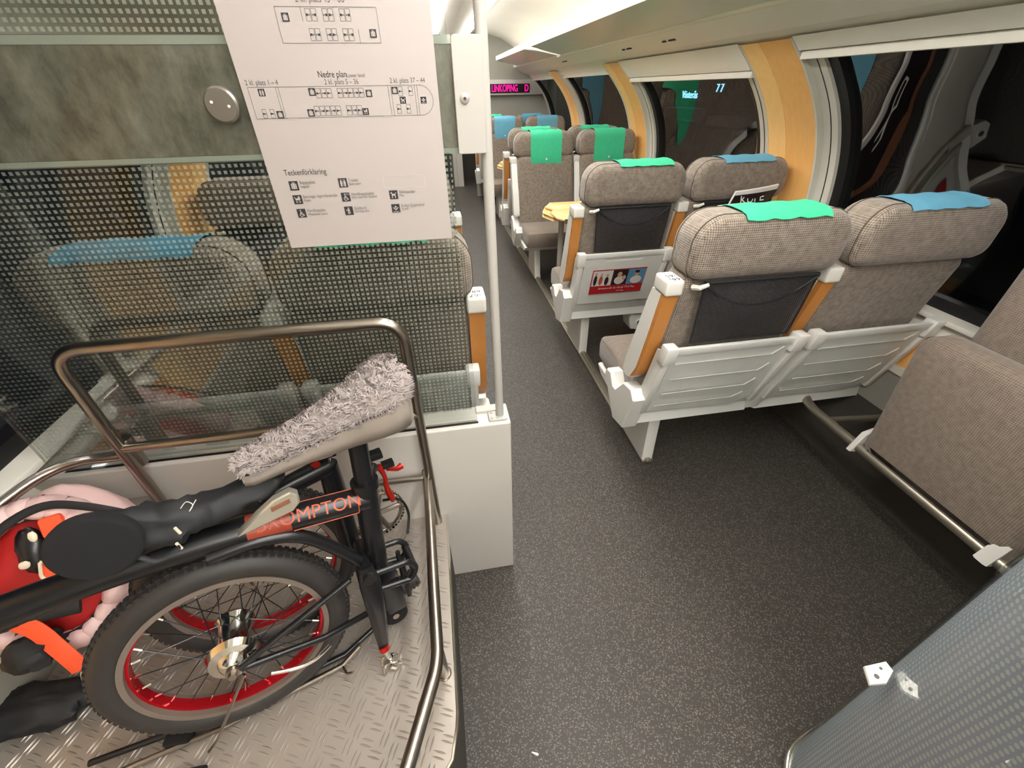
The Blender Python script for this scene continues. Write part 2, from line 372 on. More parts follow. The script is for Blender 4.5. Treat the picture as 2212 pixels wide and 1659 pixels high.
def solid(bm, rows, off, mi=0):
    """closed slab: grid rows + same grid moved by function off(p)"""
    A = [[bm.verts.new(p) for p in r] for r in rows]; B = [[bm.verts.new(off(Vector(p))) for p in r] for r in rows]
    n, m = len(A), len(A[0])
    def q(a, b, c, d): f = bm.faces.new((a, b, c, d)); f.material_index = mi
    for i in range(n - 1):
        for j in range(m - 1):
            q(A[i][j], A[i][j + 1], A[i + 1][j + 1], A[i + 1][j]); q(B[i][j], B[i + 1][j], B[i + 1][j + 1], B[i][j + 1])
    for i in range(n - 1):
        q(A[i][0], A[i + 1][0], B[i + 1][0], B[i][0]); q(A[i][-1], B[i][-1], B[i + 1][-1], A[i + 1][-1])
    for j in range(m - 1):
        q(A[0][j], B[0][j], B[0][j + 1], A[0][j + 1]); q(A[-1][j], A[-1][j + 1], B[-1][j + 1], B[-1][j])
    return bm
def text_bm(s, size, mw, align='CENTER', ext=0.0, squeeze=1.0):
    cu = bpy.data.curves.new('t', 'FONT'); cu.body = s; cu.size = size; cu.align_x = align; cu.align_y = 'CENTER'; cu.extrude = ext; cu.resolution_u = 3
    o = bpy.data.objects.new('t', cu); COL.objects.link(o)
    dg = bpy.context.evaluated_depsgraph_get(); me = bpy.data.meshes.new_from_object(o.evaluated_get(dg))
    bm = new(); bm.from_mesh(me); bpy.data.objects.remove(o); bpy.data.curves.remove(cu); bpy.data.meshes.remove(me)
    bmesh.ops.scale(bm, vec=(squeeze, 1, 1), verts=bm.verts)
    bm.transform(mw); return bm
def merge(dst, src):
    me = bpy.data.meshes.new('m'); src.to_mesh(me); src.free(); dst.from_mesh(me); bpy.data.meshes.remove(me); return dst
FACE_Y = Matrix.Rotation(PI / 2, 4, 'X')   # text facing -Y
def quad(bm, c, mi=0):
    f = bm.faces.new([bm.verts.new(p) for p in c]); f.material_index = mi; return f

# ================================================================ THE SETTING
XC = 0.39                                     # middle of the aisle
PROF = [(0.0, 1.69), (0.06, 1.70), (0.26, 1.785), (0.50, 1.797), (0.66, 1.81), (0.73, 1.84), (0.88, 1.856), (1.03, 1.846), (1.2, 1.803), (1.36, 1.724), (1.50, 1.612), (1.60, 1.508), (1.66, 1.44)]
def px(z):
    for i in range(len(PROF) - 1):
        (z0, x0), (z1, x1) = PROF[i], PROF[i + 1]
        if z <= z1:
            t = (z - z0) / (z1 - z0)
            if z < 0.73: return x0 + (x1 - x0) * t
            za, xa_ = PROF[max(i - 1, 5)]; zb, xb = PROF[min(i + 2, len(PROF) - 1)]
            m0 = (x1 - xa_) / max(1e-6, z1 - za) * (z1 - z0); m1 = (xb - x0) / max(1e-6, zb - z0) * (z1 - z0)
            return (2 * t ** 3 - 3 * t * t + 1) * x0 + (t ** 3 - 2 * t * t + t) * m0 + (-2 * t ** 3 + 3 * t * t) * x1 + (t ** 3 - t * t) * m1
    return PROF[-1][1]
def SX(side, x): return x if side > 0 else 2 * XC - x
def wall_strip(bm, side, y0, y1, z0, z1, off, th, n=14, mi=0):
    rows = []
    for i in range(n + 1):
        z = z0 + (z1 - z0) * i / n; x = px(z) + off
        rows.append([(SX(side, x), y0, z), (SX(side, x), y1, z)])
    return solid(bm, rows, lambda p: p + Vector((th * side, 0, 0)), mi)
YB, YF, YE = -3.0, 7.42, 9.1
# floor
bm = new(); box(bm, -1.2, 1.95, YB, YE, -0.05, 0.0)
tag(obj('floor', bm, M['floor'], smooth=False), kind='structure')
# dark cove between floor and wall
for side, nm in ((1, 'right'), (-1, 'left')):
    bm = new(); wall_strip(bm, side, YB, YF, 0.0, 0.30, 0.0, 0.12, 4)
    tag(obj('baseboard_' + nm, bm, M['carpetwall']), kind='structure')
    bm = new(); wall_strip(bm, side, YB, YF, 0.30, 0.47, 0.0, 0.10, 3, 0)
    wall_strip(bm, side, YB, YF, 0.47, 0.50, -0.012, 0.10, 2, 1)
    wall_strip(bm, side, YB, YF, 0.50, 0.645, 0.0, 0.08, 4, 2)
    wall_strip(bm, side, YB, YF, 0.645, 0.66, -0.012, 0.10, 2, 1)
    wall_strip(bm, side, YB, YF, 0.66, 0.72, 0.0, 0.10, 2, 1)
    # sill ledge
    box(bm, *sorted((SX(side, 1.79), SX(side, 1.95))), YB, YF, 0.715, 0.735, 0.006, mi=1)
    # header above the windows up to the ceiling panel
    rows = []
    for (x, z) in ((1.60, 1.535), (1.575, 1.535), (1.545, 1.585), (1.53, 1.60), (1.44, 1.628)):
        rows.append([(SX(side, x), YB, z), (SX(side, x), YF, z)])
    strip(bm, rows, 1)
    tag(obj('wall_' + nm, bm, [M['lowgrey'], M['header'], M['pillarwood']]), kind='structure')
pill_y = [0.07 - 1.9 + 0.0, 0.07, 1.97, 3.85, 5.75]
k = 0
for side in (1, -1):
    for yp in pill_y[1:]:
        if side < 0 and yp > 4: continue
        k += 1
        bm = new(); wall_strip(bm, side, yp, yp + 0.20, 0.50, 1.60, -0.022, 0.07, 22, 0); wall_strip(bm, side, yp + 0.20, yp + 0.33, 0.50, 1.60, -0.024, 0.07, 22, 1)
        wall_strip(bm, side, yp - 0.012, yp, 0.66, 1.60, -0.026, 0.08, 22, 2); wall_strip(bm, side, yp + 0.33, yp + 0.342, 0.66, 1.60, -0.026, 0.08, 22, 2)
        tag(obj('trim_%d' % k, bm, [M['pillarwood'], M['pillarwood_lit'], M['frame']]), kind='structure')
# windows
wins = [(-1.5, 0.07), (0.41, 1.97), (2.31, 3.85), (4.19, 5.75), (6.09, 7.41)]
k = 0
for side in (1, -1):
    for wi, (a, b) in enumerate(wins):
        if side < 0 and wi > 2: continue
        k += 1
        fr = new(); b2 = b - 0.012 if b < 7.3 else b; a2 = a + 0.012
        for (p, q) in ((b2 - 0.085, b2), (a2, a2 + 0.085)):
            wall_strip(fr, side, p, q, 0.73, 1.56, 0.004, 0.08, 18)
        for (p, q) in ((b2 - 0.05, b2 - 0.046), (a2 + 0.046, a2 + 0.05)):
            wall_strip(fr, side, p, q, 0.73, 1.56, 0.002, 0.01, 18, 1)
        root = obj('window_%d' % k, fr, [M['frame'], M['rubber']]); tag(root, kind='structure')
        g = new()
        for (p, q) in ((b2 - 0.135, b2 - 0.085), (a2 + 0.085, a2 + 0.135)):
            wall_strip(g, side, p, q, 0.735, 1.56, 0.022, 0.06, 18)
        wall_strip(g, side, a2 + 0.135, b2 - 0.135, 0.735, 0.775, 0.012, 0.05, 3)
        obj('window_gasket', g, M['rubber'], root)
        rows = []; gl = new()
        for i in range(61):
            z = 0.74 + (1.56 - 0.74) * i / 60
            rows.append([(SX(side, px(z) + 0.05), a2 + 0.1, z), (SX(side, px(z) + 0.05), b2 - 0.1, z)])
        strip(gl, rows); obj('window_glass', gl, M['winglass'], root)
# roller blind bars at the window tops
for (a, b, zz, lab) in ((0.42, 1.955, 1.53, 'cream roller blind bar raised at the top of the nearest right window'), (2.32, 3.835, 1.475, 'cream roller blind bar pulled slightly down on the second right window')):
    t = thing('roller_blind', lab, 'blind', (1.58, (a + b) / 2, zz))
    bm = new(); xx = px(zz) - 0.03
    box(bm, xx - 0.012, xx + 0.012, a, b, zz, zz + 0.03, 0.005); obj('pull_bar', bm, M['header'], t, True)
    bm = new(); solid(bm, [[(px(z) - 0.025, a, z), (px(z) - 0.025, b, z)] for z in (zz + 0.03, (zz + 1.62) / 2, 1.605)], lambda p: p + Vector((0.006, 0, 0)))
    obj('blind_fabric', bm, M['header'], t, True)
# ceiling
bm = new()
half = [(1.44, 1.628), (1.30, 1.69), (1.295, 1.72), (1.34, 1.80), (1.30, 1.92), (1.12, 2.02), (0.90, 2.07), (0.70, 2.085), (0.67, 2.05), (0.65, 2.05)]
for s in (1, -1):
    rows = [[(SX(s, x), YB, z), (SX(s, x), YF, z)] for (x, z) in half]
    strip(bm, rows, 0)
    rows = [[(SX(s, 0.55), YB, 2.05), (SX(s, 0.55), YF, 2.05)], [(SX(s, 0.52), YB, 2.03), (SX(s, 0.52), YF, 2.03)], [(XC, YB, 2.02), (XC, YF, 2.02)]]
    strip(bm, rows, 0)
    rows = [[(SX(s, 0.66), YB, 2.12), (SX(s, 0.66), YF, 2.12)], [(SX(s, 0.54), YB, 2.12), (SX(s, 0.54), YF, 2.12)]]
    strip(bm, rows, 0)
tag(obj('ceiling', bm, M['ceiling'], ang=25), kind='structure')
bm = new()
for s in (1, -1):
    for y in (1.2, 2.75, 3.35, 4.9):
        for (dx, w) in ((0, 0.07), (0.0, 0.035)):
            y0 = y + (0 if w > 0.05 else 0.11)
            for (xx) in (1.37, ):
                z = 1.69 - (xx - 1.30) * 0.443 - 0.004
                box(bm, *sorted((SX(s, xx), SX(s, xx + 0.012))), y0, y0 + w, z - 0.004, z + 0.006)
tag(obj('trim_20', bm, M['ink'], smooth=False), kind='structure')
for i, (y0, y1) in enumerate(((-2.9, -0.75), (-0.7, 0.85), (0.9, 3.05), (3.1, 5.1), (5.15, 7.15))):
    for xx, sd in ((0.60, 'right'), (0.18, 'left')):
        o = new(); solid(o, [[(xx + 0.05 * math.cos(PI * k_ / 8), yy, 2.052 - 0.055 * math.sin(PI * k_ / 8)) for yy in (y0, y1)] for k_ in range(9)], lambda p: p + Vector((0, 0, 0.002)))
        nth = ('far behind the camera end', 'above the camera end', 'above the luggage cage', 'above the wooden table', 'at the far end')[i]
        tag(obj('ceiling_light', o, M['diffuser_far' if y0 > 0.88 else 'diffuser'], smooth=False), 'long glowing ceiling light diffuser %s, %s row' % (nth, sd), 'light', 'ceiling lights')
# end wall (y = 7.2) with aisle opening
bm = new()
for s in (1, -1):
    box(bm, *sorted((SX(s, 0.74), SX(s, 1.95))), 7.42, 7.48, 0, 2.2, mi=0)
    box(bm, *sorted((SX(s, 0.685), SX(s, 0.74))), 7.41, 7.50, 0, 2.2, 0.005, mi=1)
box(bm, SX(-1, 0.685), 0.685, 7.42, 7.48, 1.98, 2.2, mi=1)
tag(obj('wall_far', bm, [M['lowgrey'], M['box']], smooth=False), kind='structure')
bm = new(); box(bm, -1.2, 1.95, 9.0, 9.1, 0, 2.3, mi=0); box(bm, -1.2, 1.95, 8.97, 9.0, 0, 0.55, mi=1)
box(bm, 0.36, 0.53, 8.3, 9.0, 0, 2.1, 0.01, mi=0); box(bm, -0.2, -0.1, 7.48, 9.0, 0, 2.2); box(bm, 0.95, 1.05, 7.48, 9.0, 0, 2.2)
tag(obj('wall_vestibule', bm, [M['box'], M['carpetwall']], smooth=False), kind='structure')
bm = new(); box(bm, -1.2, 1.95, 7.48, 9.1, 2.2, 2.25); tag(obj('ceiling_vestibule', bm, M['ceiling'], smooth=False), kind='structure')
bm = new(); box(bm, -1.3, 2.0, YB - 0.06, YB, 0, 2.2); tag(obj('wall_near', bm, M['header'], smooth=False), kind='structure')
# LED header
t = thing('passenger_display', 'red lettered destination display above the far seats', 'display', (1.2, 7.38, 1.37))
bm = new(); box(bm, 0.74, 1.71, 7.34, 7.419, 1.368, 1.553, 0.012); obj('housing', bm, M['box'], t, True)
bm = new(); box(bm, 0.886, 1.52, 7.332, 7.341, 1.393, 1.502); obj('screen', bm, M['ledhousing'], t, True, smooth=False)
tb = text_bm('LINKÖPING', 0.118, Matrix.Translation((0.958, 7.328, 1.446)) @ FACE_Y, 'LEFT', 0.001, 0.62)
merge(tb, text_bm('D', 0.118, Matrix.Translation((1.442, 7.328, 1.446)) @ FACE_Y, 'LEFT', 0.001, 0.70))
obj('lettering', tb, M['led'], t, True, smooth=False)
# luggage racks
def rack(side, y0, y1, label):
    t = thing('luggage_rack', label, 'luggage rack', (SX(side, 1.28), (y0 + y1) / 2, 1.70), group='overhead luggage racks')
    bm = new(); rows = [[(SX(side, x), y0 + dy, z), (SX(side, x), y1 - dy, z)] for (x, z, dy) in ((1.30, 1.70, 0), (1.20, 1.718, 0.0), (1.10, 1.738, 0.02), (1.0, 1.76, 0.10))]
    solid(bm, rows, lambda p: p + Vector((0, 0, 0.014))); obj('shelf', bm, M['rackglass'], t, True)
    bm = new(); tube(bm, [(SX(side, 1.302), y0, 1.695), (SX(side, 1.302), y1, 1.695)], 0.010, 10); obj('rail', bm, M['racklip'], t, True)
    bm = new(); box(bm, *sorted((SX(side, 0.985), SX(side, 1.0))), y0 + 0.10, y1 - 0.10, 1.752, 1.80, 0.004)
    obj('front_lip', bm, M['racklip'], t, True)
    for yy in (y0, y1):
        b2 = new(); dy = 0.05 if yy == y0 else -0.05
        solid(b2, [[(SX(side, 1.30), yy, 1.70), (SX(side, 1.30), yy, 1.735)], [(SX(side, 0.99), yy + 2 * dy, 1.755), (SX(side, 0.99), yy + 2 * dy, 1.80)]], lambda p: p + Vector((0, dy * 0.3, 0)))
        obj('end_plate', b2, M['racklip'], t, True)
    return t
rack(1, -1.4, 4.85, 'long pale overhead luggage rack above the nearer right seats')
rack(1, 4.95, 7.1, 'short far overhead luggage rack near the red display')
rack(-1, 1.0, 4.85, 'overhead luggage rack on the left side behind the poster and glass')
# ---- outside at night
bm = new(); box(bm, 7.0, 7.2, -5, 40, -1.5, 4); tag(obj('station_wall', bm, M['night'], smooth=False), 'dark station wall outside beyond the windows', 'building')
bm = new(); 
for (y, z, w, h) in ((10.6, 0.93, 1.2, 0.22), (8.9, 0.86, 0.8, 0.16)):
    V = []
    box(bm, 5.6, 6.0, y - w / 2, y + w / 2, z - h / 2, z + h / 2, 0.05)
tag(obj('snow_bank', bm, M['snow']), 'dim snow heaps lying outside beyond the second right window', 'snow', kind='stuff')
bm = new(); box(bm, 2.6, 7.0, -5, 40, -1.0, -0.9); tag(obj('floor_outside', bm, M['night'], smooth=False), kind='structure')
bm = new(); box(bm, 5.55, 6.1, 8.2, 11.6, -0.9, 0.76, 0.02); tag(obj('concrete_ledge', bm, M['night'], smooth=False), 'dark ledge under the snow outside the second right window', 'ledge')
def outsign(name, txt, y, z, s, lab, cat, m='skyblue'):
    t = thing(name, lab, cat, (6.05, y, -0.9))
    mw = Matrix.Translation((6.0, y, z)) @ Matrix.Rotation(-PI / 2, 4, 'Z') @ FACE_Y
    b2 = text_bm(txt, s, mw, ext=0.01); obj('lettering', b2, M[m], t, True, smooth=False)
    b2 = new(); w_ = s * len(txt) * 0.33; box(b2, 6.01, 6.06, y - w_, y + w_, z - s * 0.6, z + s * 0.6, 0.01); obj('sign_panel', b2, M['night'], t, True)
    b2 = new(); tube(b2, [(6.05, y, -0.9), (6.05, y, z)], 0.04, 10); obj('post', b2, M['night'], t, True)
outsign('platform_sign', 'Västerås', 10.83, 1.27, 0.20, 'small blue lit platform sign seen through the second right window', 'sign')
outsign('track_number', '7 7', 9.67, 1.39, 0.20, 'lit track numbers 7 7 seen through the second right window', 'sign')
outsign('clock_sign', '0 1', 24.4, 1.45, 0.5, 'tiny lit figures outside beyond the farthest right window', 'sign')
t = thing('street_lamp', 'small bright lamp outside at the top of the nearest window', 'lamp', (6.1, 6.71, -0.9))
bm = new(); bmesh.ops.create_uvsphere(bm, u_segments=16, v_segments=10, radius=0.05, matrix=Matrix.Translation((6.0, 6.71, 1.664))); obj('lamp_globe', bm, M['lampwhite'], t, True)
bm = new(); tube(bm, [(6.06, 6.71, -0.9), (6.06, 6.71, 1.66)], 0.03, 10); obj('post', bm, M['night'], t, True)

# ================================================================ SEATS
def lean_r(z):      # rear surface of the back, local y
    pts = [(0.27, 0.17), (0.33, 0.13), (0.45, 0.075), (0.72, 0.0), (0.95, -0.017), (1.20, -0.024)]
    for (z0, y0), (z1, y1) in zip(pts, pts[1:]):
        if z <= z1: return y0 + (y1 - y0) * (z - z0) / (z1 - z0)
    return pts[-1][1]
COVER_PATH = None
def seat(label, loc, rz, armside=-1, leg=True, tray='ribbed', net=True, number=None, arm=True, group=None, rearview=True):
    """seat facing +y in its own frame; origin on the floor below the back"""
    t = thing('coach_chair', label, 'chair', loc, rz, group)
    a = armside
    # backrest
    bm = new(); W = 0.50
    out = rrect(W, 0.55, 0.05, 0.03, 5, 0, 0.70)
    pillow(bm, out, soft(0.03, 0.155, 0.035), lambda x, y, z: (x, y + lean_r(z) + 0.012 * math.cos(x / W * PI), z))
    back = obj('backrest', bm, M['fabric'], t)
    # headrest
    bm = new(); out = rrect(0.515, 0.185, 0.080, 0.050, 7, 0.008, 1.052)
    pillow(bm, out, [(-0.002, 0.042), (0.0, 0.030), (0.006, 0.015), (0.016, 0.005), (0.032, 0.0), (0.12, 0.0), (0.134, 0.004), (0.148, 0.014), (0.155, 0.028), (0.158, 0.042)],
           lambda x, y, z: (x, y + lean_r(z) - 0.004, z + 0.010 * (1 - (2 * x / 0.52) ** 2) * (1 if z > 1.05 else 0)))
    head = obj('headrest', bm, M['fabric'], t)
    bm = new()
    for yy in (0.032, 0.12):
        P = [(x, yy + lean_r(z) - 0.004, z + 0.010 * (1 - (2 * x / 0.52) ** 2) * (1 if z > 1.05 else 0)) for (x, z) in inset(out, -0.0005)]
        tube(bm, P, 0.0018, 6, closed=True)
    obj('seam', bm, M['piping'], head)
    # cushion
    bm = new(); out = [(0.13, 0.335), (0.50, 0.325), (0.585, 0.335), (0.60, 0.37), (0.605, 0.41), (0.59, 0.45), (0.55, 0.468), (0.47, 0.472), (0.20, 0.452), (0.13, 0.44)]
    out = [(y, z) for (y, z) in out]
    pillow(bm, out[::1], [(-0.25, 0.02), (-0.245, 0.008), (-0.23, 0.0), (0.23, 0.0), (0.245, 0.008), (0.25, 0.02)], lambda p, q, z: (q, p, z))
    obj('cushion', bm, M['fabric2'], t)
    # seat pan / side fairing below the cushion
    bm = new()
    out = [(0.12, 0.29), (0.18, 0.262), (0.50, 0.285), (0.55, 0.328), (0.13, 0.338)]
    pillow(bm, out, [(-0.262, 0.006), (-0.256, 0.0), (0.256, 0.0), (0.262, 0.006)], lambda p, q, z: (q, p, z))
    obj('seat_pan', bm, M['shell'], t)
    # rear shell with folding tray
    bm = new()
    xs = [-0.262, -0.257, 0.257, 0.262]
    rows = []
    for z in (0.27, 0.33, 0.45, 0.58, 0.70):
        rows.append([(x, lean_r(z) + (0.012 if abs(x) > 0.26 else 0.0), z) for x in xs])
    solid(bm, rows, lambda p: p + Vector((0, 0.03, 0)))
    sh = obj('rear_shell', bm, M['shell'], t)
    # tray: raised panel with top roll
    def onsh(x, y, z): return (x, y + lean_r(z), z)
    tr = new()
    if tray == 'ribbed':
        box(tr, -0.225, 0.225, -0.016, 0.0, 0.695, 0.725, 0.004, xf=onsh)
        o_ = [(-0.215, 0.36), (0.17, 0.335), (0.225, 0.40), (0.225, 0.695), (-0.225, 0.695)]
        pillow(tr, o_[::1], [(-0.010, 0.003), (-0.006, 0.0), (0.002, 0.0)], onsh)
        tro = obj('folding_tray', tr, M['shell'], t)
        g = new()
        for i in range(4):
            z = 0.645 - i * 0.082; xr = 0.17 - 0.012 * i
            box(g, -0.20, xr, -0.0125, -0.009, z, z + 0.005, 0.001, xf=onsh)
            q = [(xr, z), (xr + 0.03, z + 0.035)]
            tube(g, [onsh(xr, -0.0105, z + 0.002), onsh(xr + 0.032, -0.0105, z + 0.038)], 0.0025, 6)
        obj('tray_ribs', g, M['shelldark'], tro)
    else:
        box(tr, -0.225, 0.225, -0.016, 0.0, 0.700, 0.728, 0.004, xf=onsh)
        pillow(tr, [(-0.222, 0.40), (0.222, 0.40), (0.222, 0.70), (0.12, 0.70), (0.095, 0.682), (-0.095, 0.682), (-0.12, 0.70), (-0.222, 0.70)], [(-0.012, 0.003), (-0.008, 0.0), (0.002, 0.0)], onsh)
        tro = obj('folding_tray', tr, M['shell'], t)
    # hinge blocks left and right of the tray top
    for s in (-1, 1):
        b2 = new(); box(b2, s * 0.245 - 0.022, s * 0.245 + 0.022, -0.028, 0.02, 0.66, 0.735, 0.007, xf=onsh)
        box(b2, s * 0.245 - 0.012, s * 0.245 + 0.012, -0.022, 0.01, 0.36, 0.665, 0.005, xf=onsh)
        obj('tray_bracket', b2, M['white'], t)
    b2 = new(); bmesh.ops.create_cone(b2, cap_ends=True, segments=3, radius1=0.006, radius2=0.006, depth=0.003, matrix=Matrix.Translation(onsh(-0.205, -0.018, 0.655)) @ Matrix.Rotation(PI / 2, 4, 'X'))
    obj('tray_mark', b2, M['cap'], t)
    # net pocket
    if net:
        b2 = new(); n = 14; rows = []; uv = []
        ztop, zbot = 0.955, 0.735
        for i in range(n + 1):
            v = i / n; r = []; u_ = []
            for j in range(n + 1):
                u = j / n * 2 - 1
                zt = ztop - 0.055 * (1 - u * u) ** 1.0 * (0.0)
                z = zt + (zbot - zt) * v
                hw = 0.195 - 0.012 * v
                bulge = 0.010 + 0.030 * math.sin(v * PI) * (1 - u * u)
                r.append((u * hw + 0.01, lean_r(z) - bulge + 0.018 + 0.0, z)); u_.append((u * 0.195, v * 0.24))
            rows.append(r); uv.append(u_)
        strip(b2, rows, 0, uv); nt = obj('net_pocket', b2, M['net'], t)
        b2 = new(); P = [rows[0][j] for j in range(n + 1)]
        tube(b2, [(p[0], p[1] - 0.003, p[2]) for p in P], 0.007, 8, flat=1.0)
        Q = [(p[0], p[1] - 0.006, p[2] - 0.085 * (1 - ((p[0] - 0.01) / 0.195) ** 2) - 0.004) for p in P]
        tube(b2, Q, 0.004, 6)
        for s in (0, n): tube(b2, [(rows[i][s][0], rows[i][s][1] - 0.002, rows[i][s][2]) for i in range(n + 1)], 0.0035, 6)
        tube(b2, [(p[0], p[1] - 0.002, p[2]) for p in rows[-1]], 0.0035, 6)
        obj('elastic_edge', b2, M['blackcloth'], nt)
        b2 = new()
        for s in (-1,): tube(b2, [(s * 0.215, lean_r(0.94) + 0.02, 0.938), (s * 0.205, lean_r(0.95) - 0.002, 0.943), (s * 0.18, lean_r(0.955) - 0.006, 0.953)], [0.009, 0.008, 0.006], 8)
        obj('pocket_hook', b2, M['cap'], t)
    # stowed armrest
    if arm:
        def ay(z): return 0.035 + (0.97 - z) * 0.17
        ax = a * 0.272
        b2 = new(); rr = []
        for z, f0, f1 in ((0.50, 0.085, 0.115), (0.515, 0.06, 0.135), (0.58, 0.035, 0.135), (0.73, 0.025, 0.115), (0.88, 0.018, 0.095), (0.915, 0.015, 0.085)):
            rr.append((z, f0, f1))
        loops = [[b2.verts.new((ax + sx * 0.026, ay(z) - 0.03 + f, z)) for sx, f in ((-1, f0), (1, f0), (1, f1), (-1, f1))] for z, f0, f1 in rr]
        for A_, B_ in zip(loops, loops[1:]):
            for i in range(4): b2.faces.new((A_[i], A_[(i + 1) % 4], B_[(i + 1) % 4], B_[i]))
        b2.faces.new(loops[0]); b2.faces.new(loops[-1])
        es = [e for e in b2.edges]
        bmesh.ops.bevel(b2, geom=es, offset=0.006, segments=2, affect='EDGES')
        ar = obj('armrest', b2, M['white'], t)
        b2 = new()
        rows = [[(ax - 0.024, ay(z) - 0.030 + f, z), (ax + 0.024, ay(z) - 0.030 + f, z)] for z, f in ((0.525, 0.062), (0.54, 0.038), (0.58, 0.022), (0.73, 0.010), (0.92, -0.001))]
        solid(b2, rows, lambda p: p + Vector((0, 0.03, 0)))
        bmesh.ops.bevel(b2, geom=[e for e in b2.edges if e.calc_face_angle(0) > 0.8], offset=0.004, segments=2, affect='EDGES')
        obj('wooden_armrest_face', b2, M['woodarm'], ar)
        b2 = new(); box(b2, ax - 0.029, ax + 0.029, ay(0.95) - 0.036, ay(0.95) + 0.052, 0.910, 0.962, 0.010, 3)
        cp = obj('armrest_cap', b2, M['cap'], ar)
        if number:
            tb = new()
            for i, s_ in enumerate(number):
                mw = Matrix.Translation((ax, ay(0.95) - 0.006 + (0.014 - 0.028 * i) * -1, 0.9628)) @ Matrix.Rotation(PI, 4, 'Z')
                merge(tb, text_bm(s_, 0.027, mw))
            obj('seat_number', tb, M['ink'], cp, smooth=False)
        # pivot block beside the cushion
        b2 = new(); o_ = [(0.12, 0.275), (0.22, 0.25), (0.36, 0.40), (0.345, 0.432), (0.30, 0.440), (0.262, 0.395), (0.235, 0.398), (0.17, 0.475), (0.10, 0.49), (0.065, 0.455)]
        if not leg: o_ = [(0.12, 0.30), (0.24, 0.30), (0.32, 0.40), (0.262, 0.395), (0.17, 0.44), (0.08, 0.45)]
        pillow(b2, o_, [(-0.034, 0.006), (-0.028, 0.0), (0.028, 0.0), (0.034, 0.006)], lambda p, q, z: (ax + q, p, z))
        obj('arm_pivot', b2, M['white'], t)
    if leg:
        b2 = new(); lx = a * 0.125
        o_ = [(0.16, 0.0), (0.46, 0.0), (0.45, 0.05), (0.42, 0.20), (0.40, 0.30), (0.17, 0.30)]
        pillow(b2, o_, [(-0.026, 0.004), (-0.022, 0.0), (0.022, 0.0), (0.026, 0.004)], lambda p, q, z: (lx + q, p, z))
        obj('leg', b2, M['white'], t)
    return t
HP = [(0.160, 0.86), (0.160, 0.98), (0.160, 1.09), (0.156, 1.118), (0.146, 1.136), (0.124, 1.149), (0.085, 1.152), (0.04, 1.1505), (0.014, 1.145), (0.001, 1.134), (-0.0045, 1.118)]
def cover(color, loc, rz, label, long=True, rear=0.010, jag=True, w=0.27, group='cloths over the headrests', wx=0.02):
    t = thing('antimacassar', label, 'seat cloth', loc, rz, group)
    P = []
    pts = [(y + lean_r(z) - 0.004, z + 0.007) for (y, z) in HP]
    if not long and rear < 0.05: pts = pts[:-1]
    if long: pts = [(pts[0][0] + 0.004, 0.885)] + pts[1:]
    else: pts = pts[3:]
    n = 10; rows = []
    for (y, z) in pts: rows.append([(wx - w / 2 + w * j / n, y, z + 0.002 * math.sin(j * 1.7 + z * 30)) for j in range(n + 1)])
    last = pts[-1]; r = []
    for j in range(n + 1):
        d = rear * (0.35 + 0.65 * abs(math.sin(j * 1.1 + loc[0] * 3))) if jag else rear
        r.append((wx - w / 2 + w * j / n, last[0] - 0.003, last[1] - d + 0.004))
    rows.append(r)
    bm = new(); solid(bm, rows, lambda p: p + Vector((0, 0.0006 if p.y < 0.03 else -0.0006, -0.0012)))
    obj('cloth', bm, M[color], t)
    if long:
        b2 = new(); bmesh.ops.create_cone(b2, cap_ends=True, segments=4, radius1=0.010, radius2=0.010, depth=0.001,
            matrix=Matrix.Translation((wx, pts[0][0] + 0.0012, 0.950)) @ Matrix.Rotation(PI / 2, 4, 'X'))
        obj('printed_mark', b2, M['cap'], t)
    return t
XA, XB, LA, LB = 0.97, 1.53, -0.19, -0.75
SG = 'grey brown seats'
seat('grey-brown aisle seat nearest on the right, empty net pocket, armrest numbered 65 and 66', (XA, 1.12, 0), 0, number=('66\u203a', '\u203965'), group=SG)
seat('grey-brown window seat nearest on the right, plain back without pocket, ribbed tray', (XB, 1.12, 0), 0, leg=False, net=False, group=SG)
s2 = seat('aisle seat with advertisement on its folded tray, second row right', (XA, 2.11, 0), 0, tray='plain', number=('61\u203a', '\u203962'), group=SG)
seat('window seat with magazines in its net pocket, second row right', (XB, 2.11, 0), 0, leg=False, tray='plain', group=SG)
seat('aisle seat facing the camera beyond the table, long green cover', (XA, 4.09, 0), PI, armside=1, net=False, group=SG)
seat('window seat facing the camera beyond the table, long green cover, beside wood pillar', (XB, 4.09, 0), PI, armside=1, leg=False, net=False, group=SG)
seat('aisle seat back to back behind the green covered aisle seat facing the camera', (XA, 4.38, 0), 0, number=('53', '54'), group=SG)
seat('window seat back to back behind the green covered window seat facing the camera', (XB, 4.38, 0), 0, leg=False, group=SG)
seat('far aisle seat facing the camera with a long blue cover', (XA, 6.36, 0), PI, armside=1, net=False, group=SG)
seat('far window seat facing the camera with a long blue cover', (XB, 6.36, 0), PI, armside=1, leg=False, net=False, group=SG)
seat('rearmost aisle seat under the red display, green cover on top', (XA - 0.03, 6.80, 0), 0, group=SG)
seat('rearmost window seat under the red display, blue cover on top', (XB - 0.05, 6.80, 0), 0, leg=False, group=SG)
seat('left aisle seat behind the dotted glass, armrest numbered 68 and 67', (LA, 1.12, 0), 0, armside=1, number=('\u203a67', '68\u2039'), net=False, group=SG)
seat('left window seat behind the dotted glass with a blue cover', (LB, 1.12, 0), 0, armside=1, leg=False, net=False, group=SG)
seat('second left aisle seat, its capped wooden armrest showing beside the poster', (LA, 2.09, 0), 0, armside=1, number=('63', '64'), group=SG)
seat('second left window seat, behind the dotted glass and the blue covered seat', (LB, 2.09, 0), 0, armside=1, leg=False, group=SG)
